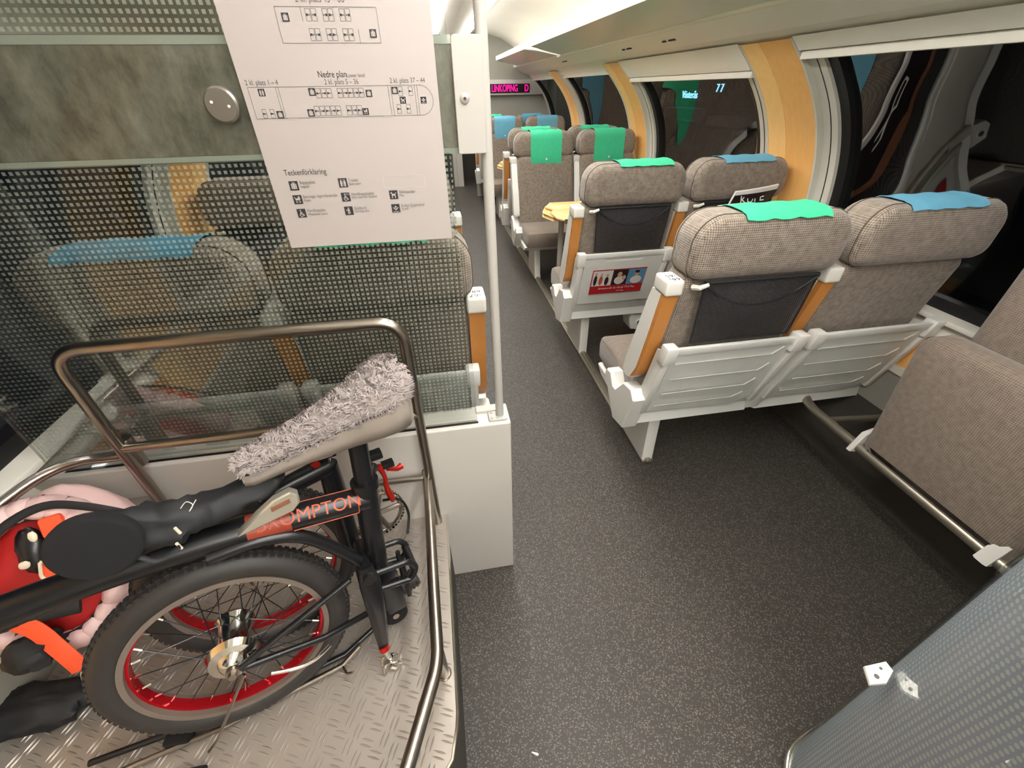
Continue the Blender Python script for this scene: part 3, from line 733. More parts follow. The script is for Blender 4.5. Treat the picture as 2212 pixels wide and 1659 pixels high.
cover('green', (XA, 1.12, 0), 0, 'bright green cover on top of the nearest right aisle seat', False)
cover('blue', (XB, 1.12, 0), 0, 'light blue cover on top of the nearest right window seat', False, wx=0.0)
cover('green', (XA, 2.11, 0), 0, 'green cover on top of the seat with the advertisement', False, rear=0.006, wx=0.04)
cover('blue', (XB, 2.11, 0), 0, 'light blue cover on top of the seat with the magazines', False, rear=0.008)
cover('green', (XA, 4.09, 0), PI, 'long green cover hanging on the aisle seat beyond the table', True, wx=0.0)
cover('green', (XB, 4.09, 0), PI, 'long creased green cover hanging on the window seat beyond the table', True, wx=0.0)
cover('green', (XA, 4.38, 0), 0, 'green cover edge peeking over the aisle seat beyond the table', False, rear=0.02, wx=0.0)
cover('green', (XB, 4.38, 0), 0, 'green cover edge peeking over the window seat beyond the table', False, rear=0.02, wx=0.0)
cover('blue', (XA, 6.36, 0), PI, 'long light blue cover hanging on the far aisle seat', True, wx=0.0)
cover('blue', (XB, 6.36, 0), PI, 'long light blue cover hanging on the far window seat', True, wx=0.0)
cover('green', (XA - 0.03, 6.80, 0), 0, 'green cover on the rearmost aisle seat under the display', False, rear=0.08, jag=False, wx=-0.06)
cover('blue', (XB - 0.05, 6.80, 0), 0, 'blue cover on the rearmost window seat under the display', False, rear=0.08, jag=False, wx=-0.04)
cover('green', (LA, 1.12, 0), 0, 'green cover behind the poster bottom on the left aisle seat', False)
cover('blue', (LB, 1.12, 0), 0, 'blue cover on the left window seat behind dotted glass', False, w=0.30)
cover('green', (LA, 2.09, 0), 0, 'green cover on the second left aisle seat, seen through dotted glass left of the poster', False)
# cross beams under the seat pairs: rails on the floor
for (x, side, lab) in ((0.845, 1, 'metal seat track running along the floor on the right of the aisle'), (-0.065, -1, 'metal seat track on the floor at the left of the aisle')):
    t = thing('seat_track', lab, 'rail', (x, 4, 0)); y0 = 1.27 if side > 0 else 1.25
    b2 = new(); box(b2, x - 0.028, x + 0.028, y0, 7.15, 0, 0.016, 0.004); obj('rail', b2, M['rail'], t, True)
    b2 = new(); box(b2, x - 0.012, x + 0.012, y0 - 0.012, 7.14, 0.014, 0.026, 0.003); obj('rail_crown', b2, M['rail'], t, True)
# advertisement sticker on second tray
sx, sy = XA, 2.11
ad = new()
def adp(x, z, k=0.0145): return (sx + x, sy + lean_r(z) - k, z)
def adq(bm_, x0, x1, z0, z1, mi, k): quad(bm_, [adp(x0, z0, k), adp(x1, z0, k), adp(x1, z1, k), adp(x0, z1, k)], mi)
adm = [mat('ad_red', rgb(176, 34, 40), 0.35), mat('ad_white', rgb(214, 208, 202), 0.35), mat('ad_dark', rgb(44, 38, 40), 0.35), mat('ad_blue', rgb(92, 140, 176), 0.35), mat('ad_skin', rgb(196, 158, 132), 0.4), mat('ad_pink', rgb(196, 84, 74), 0.35)]
adq(ad, -0.165, 0.150, 0.470, 0.628, 0, 0.0135)
adq(ad, -0.160, -0.045, 0.525, 0.622, 1, 0.0140); adq(ad, -0.045, 0.045, 0.525, 0.622, 2, 0.0140); adq(ad, 0.045, 0.148, 0.525, 0.622, 3, 0.0140)
def blob(cx_, cz_, rx, rz_, mi, k=0.0144):
    f = ad.faces.new([ad.verts.new(adp(cx_ + rx * math.cos(i * PI / 7), cz_ + rz_ * math.sin(i * PI / 7), k)) for i in range(14)]); f.material_index = mi
for (cx_, cz_, rx, rz_, mi, k) in ((-0.142, 0.562, 0.010, 0.034, 2, .0144), (-0.142, 0.604, 0.007, 0.008, 4, .0146), (-0.11, 0.56, 0.011, 0.03, 5, .0144), (-0.11, 0.598, 0.007, 0.008, 4, .0146), (-0.075, 0.555, 0.012, 0.028, 2, .0144), (-0.075, 0.592, 0.008, 0.009, 4, .0146),
                             (0.0, 0.555, 0.03, 0.027, 1, .0144), (-0.003, 0.592, 0.014, 0.017, 4, .0146), (0.025, 0.57, 0.012, 0.015, 4, .0147), (0.10, 0.552, 0.034, 0.026, 1, .0144), (0.098, 0.592, 0.013, 0.017, 4, .0146), (0.098, 0.604, 0.014, 0.009, 2, .0147)): blob(cx_, cz_, rx, rz_, mi, k)
ao = obj('advertisement', ad, adm, s2, True, smooth=False); tag(ao, 'red advertisement with three portrait photographs')
tl = Matrix.Rotation(math.atan(0.27), 4, 'X')
tb = text_bm('Streama allt du vill på TV4 Play', 0.0175, Matrix.Translation(adp(-0.005, 0.507, 0.0165)) @ FACE_Y @ Matrix.Rotation(0.2, 4, 'X'), ext=0.0001)
merge(tb, text_bm('TV4 Play', 0.013, Matrix.Translation(adp(0.02, 0.485, 0.0170)) @ FACE_Y @ Matrix.Rotation(0.2, 4, 'X')))
obj('advertisement_text', tb, M['cap'], ao, True, smooth=False)
# under beam and socket of the second row
t = thing('power_socket', 'grey power socket housing below the second row of right seats', 'socket', (1.25, 2.33, 0.13))
b2 = new(); pillow(b2, [(1.145, 0.17), (1.23, 0.155), (1.27, 0.19), (1.27, 0.34), (1.15, 0.34), (1.125, 0.25)], [(2.25, 0.006), (2.256, 0), (2.37, 0), (2.376, 0.006)], lambda x, y, z: (x, y, z)); obj('housing', b2, M['shell'], t, True)
b2 = new(); tube(b2, [(1.195, 2.251, 0.215), (1.195, 2.244, 0.215)], [0.024, 0.022], 20); obj('socket_ring', b2, M['white'], t, True)
b2 = new(); tube(b2, [(1.195, 2.246, 0.215), (1.195, 2.242, 0.215)], 0.016, 16); obj('socket_hole', b2, M['ink'], t, True)
# magazines in second window seat pocket
def magazine(dx, z0, h, tilt, m, lab, text):
    t = thing('magazine', lab, 'magazine', (XB + dx, 2.03, z0))
    b2 = new(); n = 8; rows = []
    for i in range(5):
        z = z0 + h * i / 4
        rows.append([(XB + dx - 0.115 + 0.23 * j / n + tilt * (z - z0), 2.062 - 0.012 * math.sin(j / n * PI) - 0.12 * (z - z0), z + 0.025 * (j / n)) for j in range(n + 1)])
    solid(b2, rows, lambda p: p + Vector((0, 0.010, 0.003))); obj('pages', b2, M['pages'], t, True)
    b3 = new(); rows2 = [[(p[0] - tilt * 0.08 * (p[2] - z0), p[1] - 0.0015, z0 + (p[2] - z0) * 0.88) for p in r] for r in rows]; solid(b3, rows2, lambda p: p + Vector((0, 0.001, 0))); obj('cover', b3, m, t, True)
    if text:
        tb = text_bm(text, 0.056, Matrix.Translation((XB + dx + 0.012, 2.036, z0 + h * 0.76)) @ FACE_Y @ Matrix.Rotation(0.11, 4, 'Z') @ Matrix.Rotation(-0.12, 4, 'X'))
        obj('title', tb, M['cap'], t, True, smooth=False)
magazine(0.035, 0.872, 0.138, 0.25, M['ledhousing'], 'black magazine titled in white letters, topmost in the net pocket', 'KUPÉ')
magazine(-0.005, 0.845, 0.10, 0.0, M['brownlabel'], 'second magazine with pale page edge, in front of the black one in the pocket', None)
# tables
def table(x, y, label, zt=0.72):
    t = thing('folding_table', label, 'table', (x, y, 0), 0, 'wooden window tables')
    bm = new(); o_ = [(0.80, -0.15), (0.765, -0.02), (0.775, 0.03), (0.83, 0.19), (1.782, 0.19), (1.782, -0.15)]
    pillow(bm, o_, [(0, 0.010), (0.004, 0.003), (0.011, 0), (0.022, 0.003), (0.025, 0.008)], lambda a_, z_, b_: (a_ - x, b_ + 0.03, zt - 0.045 + z_)); obj('tabletop', bm, M['tablewood'], t)
    for s in (-1, 1):
        bm = new()
        if s < 0: o_ = [(0.80, -0.22), (0.83, -0.27), (1.775, -0.27), (1.775, 0.0), (0.84, 0.0), (0.80, -0.04)]
        else: o_ = [(0.84, 0.02), (1.775, 0.02), (1.775, 0.235), (0.86, 0.235), (0.80, 0.12)]
        pillow(bm, o_, [(0, 0.012), (0.004, 0.003), (0.010, 0), (0.018, 0.003), (0.022, 0.010)], lambda a_, z_, b_: (a_ - x, b_, zt - 0.018 + z_)); obj('folding_leaf', bm, M['tablewood'], t)
    bm = new(); tube(bm, [(0.90 - x, 0.0, 0.0), (0.90 - x, 0, 0.68)], 0.021, 16); obj('leg', bm, M['polewhite'], t)
    bm = new(); box(bm, 0.845 - x, 0.885 - x, -0.275, -0.269, zt - 0.03, zt + 0.0, 0.001); tube(bm, [(0.845 - x, -0.276, zt - 0.014), (0.885 - x, -0.276, zt - 0.014)], 0.003, 8); obj('hinge', bm, M['steel'], t)
    return t
table(1.0, 3.13, 'pale wooden folding table between the second and third right seat rows')
table(1.0, 5.50, 'far wooden table tip peeking out left of the green covered seats')

# ---- wall tip-up seat on the right
def tipup(y0, y1, label):
    t = thing('folding_wall_chair', label, 'chair', (1.55, (y0 + y1) / 2, 0)); ym = (y0 + y1) / 2; W = y1 - y0
    bm = new(); out = rrect(W, 0.50, 0.075, 0.035, 7, 0, 0.54)
    pillow(bm, out, [(-0.045, 0.05), (-0.043, 0.03), (-0.036, 0.012), (-0.02, 0.0), (0.03, 0.0), (0.04, 0.008), (0.045, 0.03)],
           lambda x, y, z: (1.535 + y + (z - 0.3) * 0.05, ym - x + (z - 0.55) * 0.10, z)); c = obj('folded_cushion', bm, M['fabric3'], t, True)
    bm = new(); out = rrect(W + 0.02, 0.74, 0.10, 0.03, 7, 0, 0.95)
    pillow(bm, out, [(-0.04, 0.05), (-0.037, 0.025), (-0.025, 0.006), (-0.01, 0.0), (0.03, 0.0), (0.04, 0.02)],
           lambda x, y, z: (1.69 + y + (z - 0.6) * 0.03, ym - x - 0.03, z)); obj('backrest', bm, M['fabric3'], t, True)
    for yy, k_ in ((y1 - 0.008, 1.0), (y0 + 0.01, 1.9)):
        b2 = new(); pillow(b2, [(1.47, 0.285), (1.50, 0.275), (1.545, 0.31), (1.56, 0.35), (1.545, 0.38), (1.50, 0.365)], [(-0.010 * k_, 0.004), (-0.006 * k_, 0), (0.006 * k_, 0), (0.010 * k_, 0.004)], lambda x, y, z: (x, yy + y, z)); obj('hinge_arm', b2, M['white'], t, True)
    return t
tipup(0.46, 0.955, 'folded-up wall seat in brown weave on the far right, with white hinge arms')
t = thing('seat_tube_rail', 'dull metal tube rail under the folded-up wall seat', 'rail', (1.5, 0.4, 0.3))
b2 = new(); tube(b2, fillet([(1.505, -0.9, 0.30), (1.505, 1.20, 0.30), (1.60, 1.36, 0.30), (1.80, 1.38, 0.30)], 0.05), 0.019, 16); obj('tube', b2, M['rail'], t, True)
for yy in (-0.3, 1.1):
    b2 = new(); tube(b2, [(1.505, yy, 0.30), (1.80, yy, 0.27)], 0.015, 12); obj('tube_bracket', b2, M['rail'], t, True)

# ================================================================ PARTITION, POLE, POSTER
t = thing('partition_cabinet', 'white steel box at the foot of the glass partition beside the aisle', 'cabinet', (-0.45, 0.92, 0))
bm = new(); box(bm, -1.05, 0.137, 0.872, 0.962, 0.0, 0.697, 0.006, 3); obj('cabinet_body', bm, M['box'], t, True)
bm = new(); box(bm, -0.965, 0.048, 0.885, 0.8915, 0.6965, 0.6995); obj('glass_channel', bm, M['ledhousing'], t, True, smooth=False)
bm = new(); box(bm, 0.046, 0.118, 0.925, 0.953, 0.6965, 0.705, 0.002); obj('end_ledge', bm, M['box'], t, True)
# pane
t = thing('glass_partition', 'large glass pane with a pattern of square dots standing on the white box', 'glass partition', (-0.45, 0.893, 0.697))
bm = new(); box(bm, -0.995, 0.046, 0.892, 0.900, 0.699, 2.05, 0.001); obj('pane', bm, M['glass'], t, True, smooth=False)
bm = new()
for (z0, z1) in ((0.735, 1.352), (1.523, 2.05)):
    nseg = 2
    strip(bm, [[(-0.995, 0.9035, z0), (0.036, 0.9035, z0)], [(-0.995, 0.9035, z1), (0.036, 0.9035, z1)]], 0, [[(-0.995, z0), (0.036, z0)], [(-0.995, z1), (0.036, z1)]])
obj('dotted_film', bm, M['dots'], t, True, smooth=False)
t = thing('stained_strip', 'greenish grime-stained strip across the glass behind the poster', 'panel', (-0.35, 0.906, 1.352))
bm = new(); box(bm, -1.03, 0.052, 0.905, 0.909, 1.360, 1.514, 0.001); obj('strip_panel', bm, M['grime'], t, True, smooth=False)
bm = new(); box(bm, -1.03, 0.052, 0.904, 0.9095, 1.350, 1.360); box(bm, -1.03, 0.052, 0.904, 0.9095, 1.512, 1.524); obj('edge_tape', bm, M['bandedge'], t, True, smooth=False)
# steel disc
t = thing('glass_clamp', 'round steel clamp disc on the glass left of the poster', 'clamp', (-0.326, 0.885, 1.434))
bm = new(); disc(bm, (0, 0, 0), (0, -1, 0), 0.0255, 0.014, 40, 0.003); obj('disc', bm, mat('satin_steel', rgb(150, 144, 134), 0.3, 0.75), t)
bm = new()
for s in (-1, 1): disc(bm, (s * 0.012, -0.0075, -s * 0.003 + 0.001), (0, -1, 0), 0.0022, 0.001, 10)
obj('pin_hole', bm, M['cap'], t)
# pole with flange and bracket
t = thing('grab_pole', 'white vertical grab pole rising from the end of the white box', 'pole', (0.113, 0.905, 0.697))
bm = new(); tube(bm, [(0.1105, 0.905, 0.70), (0.100, 0.905, 2.03)], 0.0112, 24); obj('tube', bm, M['polewhite'], t, True)
bm = new(); pillow(bm, rrect(0.052, 0.040, 0.006, 0.006, 4, 0.104, 0.903), [(0.697, 0), (0.7025, 0), (0.704, 0.0015)], lambda x, y, z: (x, z, y)); obj('base_flange', bm, M['polewhite'], t, True)
for yy in (0.891, 0.915):
    bm = new(); disc(bm, (0.087, yy, 0.7045), (0, 0, 1), 0.0042, 0.0015, 14); s_ = obj('screw', bm, M['steel'], t, True)
bm = new(); pillow(bm, rrect(0.052, 0.172, 0.006, 0.003, 4, 0.077, 1.437), [(0.884, 0.001), (0.885, 0), (0.8915, 0)]); br = obj('glass_bracket', bm, M['polewhite'], t, True)
bm = new(); tube(bm, [(0.068, 0.8845, 1.4365), (0.068, 0.8815, 1.4365), (0.068, 0.8805, 1.4365)], [0.0085, 0.008, 0.006], 24); obj('bolt', bm, mat('bolt_steel', rgb(190, 182, 172), 0.35, 0.5), br, True)
bm = new(); disc(bm, (0.068, 0.8803, 1.4365), (0, -1, 0), 0.0028, 0.0006, 6); obj('bolt_socket', bm, M['ink'], br, True)
# poster
t = thing('seating_plan_poster', 'white paper poster with train seating plan taped to the glass', 'poster', (-0.133, 0.888, 1.2))
bm = new(); box(bm, -0.2905, 0.0235, 0.8885, 0.8905, 1.199, 1.80); obj('paper_sheet', bm, M['paper'], t, True, smooth=False)
YP = 0.8880
ln = new(); bk = new(); gy = new(); wh = new(); gp = new()
def L(b_, x0, z0, x1, z1, w_=0.0007):
    d = Vector((x1 - x0, 0, z1 - z0)); d.normalize(); n_ = Vector((-d.z, 0, d.x)) * w_ / 2
    a_, c_ = Vector((x0, YP, z0)), Vector((x1, YP, z1)); quad(b_, [a_ - n_, c_ - n_, c_ + n_, a_ + n_])
def R_(b_, x0, x1, z0, z1, dy=0.0): quad(b_, [(x0, YP - dy, z0), (x1, YP - dy, z0), (x1, YP - dy, z1), (x0, YP - dy, z1)])
def poly(b_, pts, dy=0.0003): f = b_.faces.new([b_.verts.new((x, YP - dy, z)) for x, z in pts])
def circ(b_, x, z, r, dy=0.0003, n=10): poly(b_, [(x + r * math.cos(2 * PI * i / n), z + r * math.sin(2 * PI * i / n)) for i in range(n)], dy)
def icon(kind, x0, z1, s):
    """pictogram square with its top-left corner at x0, z1"""
    R_(bk, x0, x0 + s, z1 - s, z1, 0.0001)
    def p(u, v): return (x0 + s * u, z1 - s * (1 - v))
    if kind == 'case':
        poly(wh, [p(.2, .15), p(.8, .15), p(.8, .72), p(.2, .72)]); poly(wh, [p(.36, .72), p(.64, .72), p(.64, .86), p(.36, .86)])
        for u in (.34, .63): poly(bk, [p(u, .15), p(u + .04, .15), p(u + .04, .72), p(u, .72)], 0.0005)
        poly(bk, [p(.43, .74), p(.57, .74), p(.57, .80), p(.43, .80)], 0.0005)
    elif kind == 'wc':
        for u in (.3, .7):
            circ(wh, *p(u, .82), s * .07); poly(wh, [p(u - .13, .4), p(u + .13, .4), p(u + .1, .72), p(u - .1, .72)]); poly(wh, [p(u - .09, .1), p(u + .09, .1), p(u + .1, .42), p(u - .1, .42)])
        poly(wh, [p(.485, .1), p(.515, .1), p(.515, .9), p(.485, .9)])
    elif kind == 'pram':
        poly(wh, [p(.25, .42), p(.75, .42), p(.80, .62), p(.22, .66)]); poly(wh, [p(.5, .6), p(.80, .62), p(.76, .85), p(.6, .86)]); poly(wh, [p(.12, .78), p(.24, .6), p(.3, .62), p(.18, .82)])
        circ(wh, *p(.34, .24), s * .10); circ(wh, *p(.68, .24), s * .10); circ(bk, *p(.34, .24), s * .045, 0.0005); circ(bk, *p(.68, .24), s * .045, 0.0005)
    elif kind in ('chair', 'chairwc'):
        circ(wh, *p(.42, .84), s * .07); circ(wh, *p(.45, .30), s * .22); circ(bk, *p(.46, .30), s * .14, 0.0005); poly(wh, [p(.38, .42), p(.48, .42), p(.48, .76), p(.38, .76)], 0.0006)
        poly(wh, [p(.42, .42), p(.72, .42), p(.82, .2), p(.74, .17), p(.64, .36), p(.42, .36)], 0.0006); poly(wh, [p(.48, .58), p(.66, .58), p(.66, .63), p(.48, .63)], 0.0006)
        if kind == 'chairwc': merge(wh, text_bm('WC', s * .3, Matrix.Translation((x0 + s * .76, YP - .0004, z1 - s * .2)) @ FACE_Y))
    elif kind == 'baby':
        circ(wh, *p(.5, .80), s * .09); poly(wh, [p(.38, .42), p(.62, .42), p(.62, .70), p(.38, .70)]); circ(wh, *p(.5, .28), s * .17); poly(bk, [p(.47, .15), p(.53, .15), p(.53, .40), p(.47, .40)], .0005); poly(wh, [p(.2, .5), p(.38, .58), p(.38, .66), p(.18, .6)])
    elif kind == 'dog':
        poly(wh, [p(.25, .40), p(.7, .40), p(.72, .62), p(.3, .62)]); poly(wh, [p(.1, .66), p(.32, .58), p(.34, .80), p(.22, .86), p(.2, .74)])
        poly(wh, [p(.26, .12), p(.36, .12), p(.38, .42), p(.27, .42)]); poly(wh, [p(.62, .12), p(.72, .12), p(.74, .42), p(.62, .42)]); poly(wh, [p(.70, .58), p(.80, .62), p(.86, .78), p(.80, .80)])
    elif kind == 'wing':
        poly(wh, [p(.12, .62), p(.5, .24), p(.88, .62), p(.70, .60), p(.5, .42), p(.30, .60)]); circ(wh, *p(.5, .68), s * .12); poly(wh, [p(.15, .08), p(.85, .08), p(.85, .14), p(.15, .14)])
def seatglyph(x, z1, w_, h_, flip=False):
    """two seats seen from above"""
    for k_ in (0, 1):
        z = z1 - k_ * h_ / 2
        for (a_, b_, c_, d_) in ((x, z, x + w_, z), (x, z - h_ * .44, x + w_, z - h_ * .44), (x, z, x, z - h_ * .44), (x + w_, z, x + w_, z - h_ * .44)): L(gy, a_, b_, c_, d_, 0.00055)
    R_(gy, x + w_ * (.55 if flip else .05), x + w_ * (.95 if flip else .45), z1 - h_ * .57, z1 - h_ * .37)
def seatrow(xs_, z1, w_, h_, tables_):
    for i, x in enumerate(xs_):
        if i in tables_: R_(gp, x + w_ * .2, x + w_ * .95, z1 - h_, z1)
        else: seatglyph(x, z1, w_, h_, i % 2 == 1)
# upper plan
for a_ in ((-.209, 1.555, -.060, 1.555), (-.060, 1.555, -.060, 1.512), (-.060, 1.512, -.209, 1.512), (-.209, 1.512, -.209, 1.555), (-.172, 1.555, -.172, 1.538), (-.092, 1.529, -.092, 1.512)): L(gy, *a_, 0.0006)
seatrow([-.166 + .00835 * i for i in range(8)], 1.553, .0072, .0155, (2, 5)); seatrow([-.166 + .00835 * i for i in range(8)], 1.5295, .0072, .0155, (2, 5))
icon('case', -.2015, 1.548, .0105); icon('case', -.0755, 1.529, .0105)
# lower plan
arc = [(-.005 + (-.019) * 0 + .0, 1.4565)] + [(-.008 + .0215 * math.sin(i * PI / 10), 1.435 + .0215 * math.cos(i * PI / 10)) for i in range(11)]
for (a_, b_), (c_, d_) in zip(arc, arc[1:]): L(gy, a_, b_, c_, d_, 0.0006)
for a_ in ((-.281, 1.4565, -.007, 1.4565), (-.007, 1.4135, -.281, 1.4135), (-.281, 1.4135, -.281, 1.4565)): L(gy, *a_, 0.0006)
for x in (-.2385, -.2345, -.0600, -.0555, -.0160, -.0120): L(gy, x, 1.4565, x, 1.4135, 0.0006)
for x in (-.2385, -.0600, -.0160): R_(gp, x, x + .0042, 1.428, 1.442)
for x in (-.232, -.074): R_(gp, x, x + .016, 1.4115, 1.4135)
seatrow([-.1775 + .00865 * i for i in range(9)], 1.4535, .0075, .0135, (3,)); seatrow([-.186 + .00875 * i for i in range(9)], 1.4295, .0075, .0145, (5,))
for x in (-.0435, -.0265): seatglyph(x, 1.4545, .0065, .0135)
R_(gp, -.0365, -.0285, 1.441, 1.4545)
for x in (-.0495, -.0335): seatglyph(x, 1.4295, .0065, .0135)
R_(gp, -.0425, -.0350, 1.416, 1.4295)
for x in (-.266, -.254 + .0): pass
for x in (-.2680, -.2555): seatglyph(x - .0015, 1.4265, .0062, .013)
R_(gp, -.2635, -.2585, 1.4135, 1.4265)
icon('wc', -.2665, 1.4545, .010); icon('case', -.2475, 1.4240, .0105); icon('case', -.1885, 1.4545, .0105); icon('case', -.1980, 1.4255, .0105); icon('case', -.0975, 1.4510, .010); icon('pram', -.1080, 1.4255, .010)
icon('case', -.0545, 1.4545, .010); icon('dog', -.0430, 1.4405, .010); icon('wing', -.0080, 1.4400, .0098)
# legend
for (k_, x, z) in (('case', -.261, 1.3175), ('pram', -.261, 1.2940), ('chair', -.261, 1.2700), ('wc', -.1745, 1.3190), ('chairwc', -.1750, 1.2945), ('baby', -.1750, 1.2700), ('dog', -.0870, 1.2945), ('wing', -.0870, 1.2700)): icon(k_, x, z, .0155)
def TX(b_, s, size, x, z, al='LEFT', sq=0.80): merge(b_, text_bm(s, size, Matrix.Translation((x, YP - .0001, z)) @ FACE_Y, al, 0, sq))
TX(gy, '2 kl. plats 45 – 66', .0125, -.141, 1.5640, 'CENTER')
TX(bk, 'Nedre plan', .0125, -.1685, 1.4722); TX(gy, 'Lower level', .0078, -.1235, 1.4705)
TX(gy, '2 kl. plats 1 – 4', .0102, -.2825, 1.4625); TX(gy, '2 kl. plats 5 – 36', .0102, -.1605, 1.4620); TX(gy, '2 kl. plats 37 – 44', .0102, -.0555, 1.4628)
TX(bk, 'Teckenförklaring', .0133, -.2640, 1.3310)
for (s, x, z) in (('Bagageplats', -.2425, 1.3145), ('Barnvagn, lägre företräde', -.2430, 1.2905), ('Handikapplats', -.2430, 1.2660), ('Toalett', -.1565, 1.3150), ('Handikapptoalett', -.1565, 1.2910), ('Skötbord', -.1565, 1.2660), ('Sällskapsdjur', -.0685, 1.2910), ('Endast SJ-personal', -.0685, 1.2665)): TX(gy, s, .0075, x, z)
for (s, x, z) in (('Luggage', -.2425, 1.3080), ('Prams', -.2430, 1.2840), ('Wheelchair space', -.2430, 1.2595), ('Rest room', -.1565, 1.3090), ('Rest room for disabled', -.1565, 1.2855), ('Nursing table', -.1565, 1.2605), ('Pets', -.0685, 1.2850), ('SJ staff', -.0685, 1.2605)): TX(gy, s, .0062, x, z)
obj('black_print', bk, M['ink'], t, True, smooth=False); obj('grey_print', gy, M['greyink'], t, True, smooth=False)
obj('white_symbols', wh, M['paper'], t, True, smooth=False); obj('shaded_blocks', gp, mat('pale_grey_print', rgb(176, 170, 164), 0.6), t, True, smooth=False)
ln.free()
bm = new(); 
for a_ in ((-.093, 1.320, -.017, 1.319), (-.017, 1.319, -.018, 1.298), (-.018, 1.298, -.094, 1.300), (-.094, 1.300, -.093, 1.320)): L(bm, *a_, 0.0005)
obj('clear_sticker_edge', bm, mat('faint_grey', rgb(196, 188, 180), 0.5), t, True, smooth=False)

# ================================================================ PLATFORM AND LUGGAGE FRAME
t = thing('tread_plate_platform', 'raised luggage platform covered in diamond tread plate', 'platform', (-0.55, 0.4, 0))
PZ = 0.35
edge = [(-0.077, 0.872), (-0.077, 0.345), (-0.080, 0.322), (-0.092, 0.272), (-0.15, 0.20), (-0.19, 0.14), (-0.30, -0.05), (-0.30, -0.5), (-1.005, -0.5), (-1.005, 0.872)]
bm = new(); va = [bm.verts.new((x, y, PZ - 0.012)) for x, y in edge]; vb = [bm.verts.new((x, y, PZ)) for x, y in edge]
bm.faces.new(va[::-1]); bm.faces.new(vb)
for i in range(len(edge)): bm.faces.new((va[i], va[(i + 1) % len(edge)], vb[(i + 1) % len(edge)], vb[i]))
def inside(x, y):
    if x > -0.088 or y > 0.862: return False
    if y < 0.345:
        for (x0, y0), (x1, y1) in zip(edge[1:7], edge[2:8]):
            if y1 <= y <= y0: return x < x0 + (x1 - x0) * (y - y0) / (y1 - y0 + 1e-9) - 0.012
    return True
p_ = 0.037; row = 0; y = -0.20
while y < 0.87:
    x = -0.985 + (p_ / 2 if row % 2 else 0); c_ = 0
    while x < -0.07:
        if inside(x, y):
            a0 = (PI / 4 if (c_ + row) % 2 else -PI / 4) + PI / 8
            d = Vector((math.cos(a0), math.sin(a0), 0)); nn = Vector((-d.y, d.x, 0))
            for s in (-1, 1):
                c0 = Vector((x, y, PZ)) + nn * s * 0.0048
                P = [c0 - d * 0.0150, c0 - d * 0.0075 + nn * 0.0017, c0 + nn * 0.0023, c0 + d * 0.0075 + nn * 0.0017, c0 + d * 0.0150, c0 + d * 0.0075 - nn * 0.0017, c0 - nn * 0.0023, c0 - d * 0.0075 - nn * 0.0017]
                V = [bm.verts.new(q) for q in P]; tp = [bm.verts.new(c0 - d * 0.005 + Vector((0, 0, 0.0022))), bm.verts.new(c0 + d * 0.005 + Vector((0, 0, 0.0022)))]
                for f in ((V[0], V[1], tp[0]), (V[1], V[2], tp[0]), (V[2], tp[1], tp[0]), (V[2], V[3], tp[1]), (V[3], V[4], tp[1]), (V[4], V[5], tp[1]), (V[5], V[6], tp[1]), (V[6], tp[0], tp[1]), (V[6], V[7], tp[0]), (V[7], V[0], tp[0])): bm.faces.new(f[::-1])
        x += p_; c_ += 1
    y += p_ * 0.62; row += 1
obj('tread_plate', bm, M['tread'], t, True, ang=30)
bm = new(); va = [bm.verts.new((x - 0.004, y, 0.0)) for x, y in edge]; vb = [bm.verts.new((x - 0.004, y, PZ - 0.012)) for x, y in edge]
for i in range(len(edge)): bm.faces.new((va[i], va[(i + 1) % len(edge)], vb[(i + 1) % len(edge)], vb[i]))
obj('platform_side', bm, M['carpetwall'], t, True, smooth=False)
bm = new(); tube(bm, [(x + 0.0005, y, PZ - 0.005) for x, y in edge[:8]], 0.0055, 8); obj('edge_trim', bm, M['chrome'], t, True)
# corner housing of tread plate at the back left
t = thing('tread_plate_housing', 'small tread plate housing against the white box, behind the bike', 'housing', (-0.93, 0.80, PZ))
bm = new(); box(bm, -1.0, -0.80, 0.77, 0.87, PZ + 0.001, 0.60, 0.004)
for i in range(6):
    for j in range(7):
        for s in (0, 1):
            zc = PZ + 0.03 + i * 0.037; xc = -0.985 + j * 0.027 + s * 0.006
            box(bm, xc, xc + 0.003, 0.767, 0.771, zc, zc + 0.022)
obj('housing_plate', bm, M['tread'], t, True, ang=30)
# steel luggage frame
t = thing('luggage_cage', 'bent steel tube frame around the luggage platform', 'luggage cage', (-0.44, 0.6, PZ))
YFm = 0.842
bm = new(); tube(bm, fillet([(-0.775, YFm, PZ), (-0.775, YFm, 1.045), (-0.103, YFm, 1.045), (-0.103, YFm + 0.005, PZ)], 0.06, 8), 0.0125, 18); obj('rear_hoop', bm, M['steel'], t, True)
bm = new(); tube(bm, [(-0.775, YFm, 0.787), (-0.103, YFm, 0.787)], 0.011, 16); obj('middle_bar', bm, M['steel'], t, True)
bm = new(); tube(bm, fillet([(-0.28, 0.852, 0.552), (-0.112, 0.848, 0.552)], 0.02) , 0.009, 14); obj('rear_rail', bm, M['steel'], t, True)
bm = new(); tube(bm, fillet([(-0.112, 0.868, 0.552), (-0.104, 0.70, 0.552), (-0.0985, 0.52, 0.551), (-0.093, 0.368, 0.55), (-0.155, 0.20, 0.55), (-0.24, 0.0, 0.55)], 0.03, 6), 0.0125, 18); obj('side_rail', bm, M['steel'], t, True)
bm = new(); disc(bm, (-0.112, 0.870, 0.552), (0, 1, 0), 0.014, 0.006, 18, 0.002); obj('end_cap', bm, M['steel'], t, True)
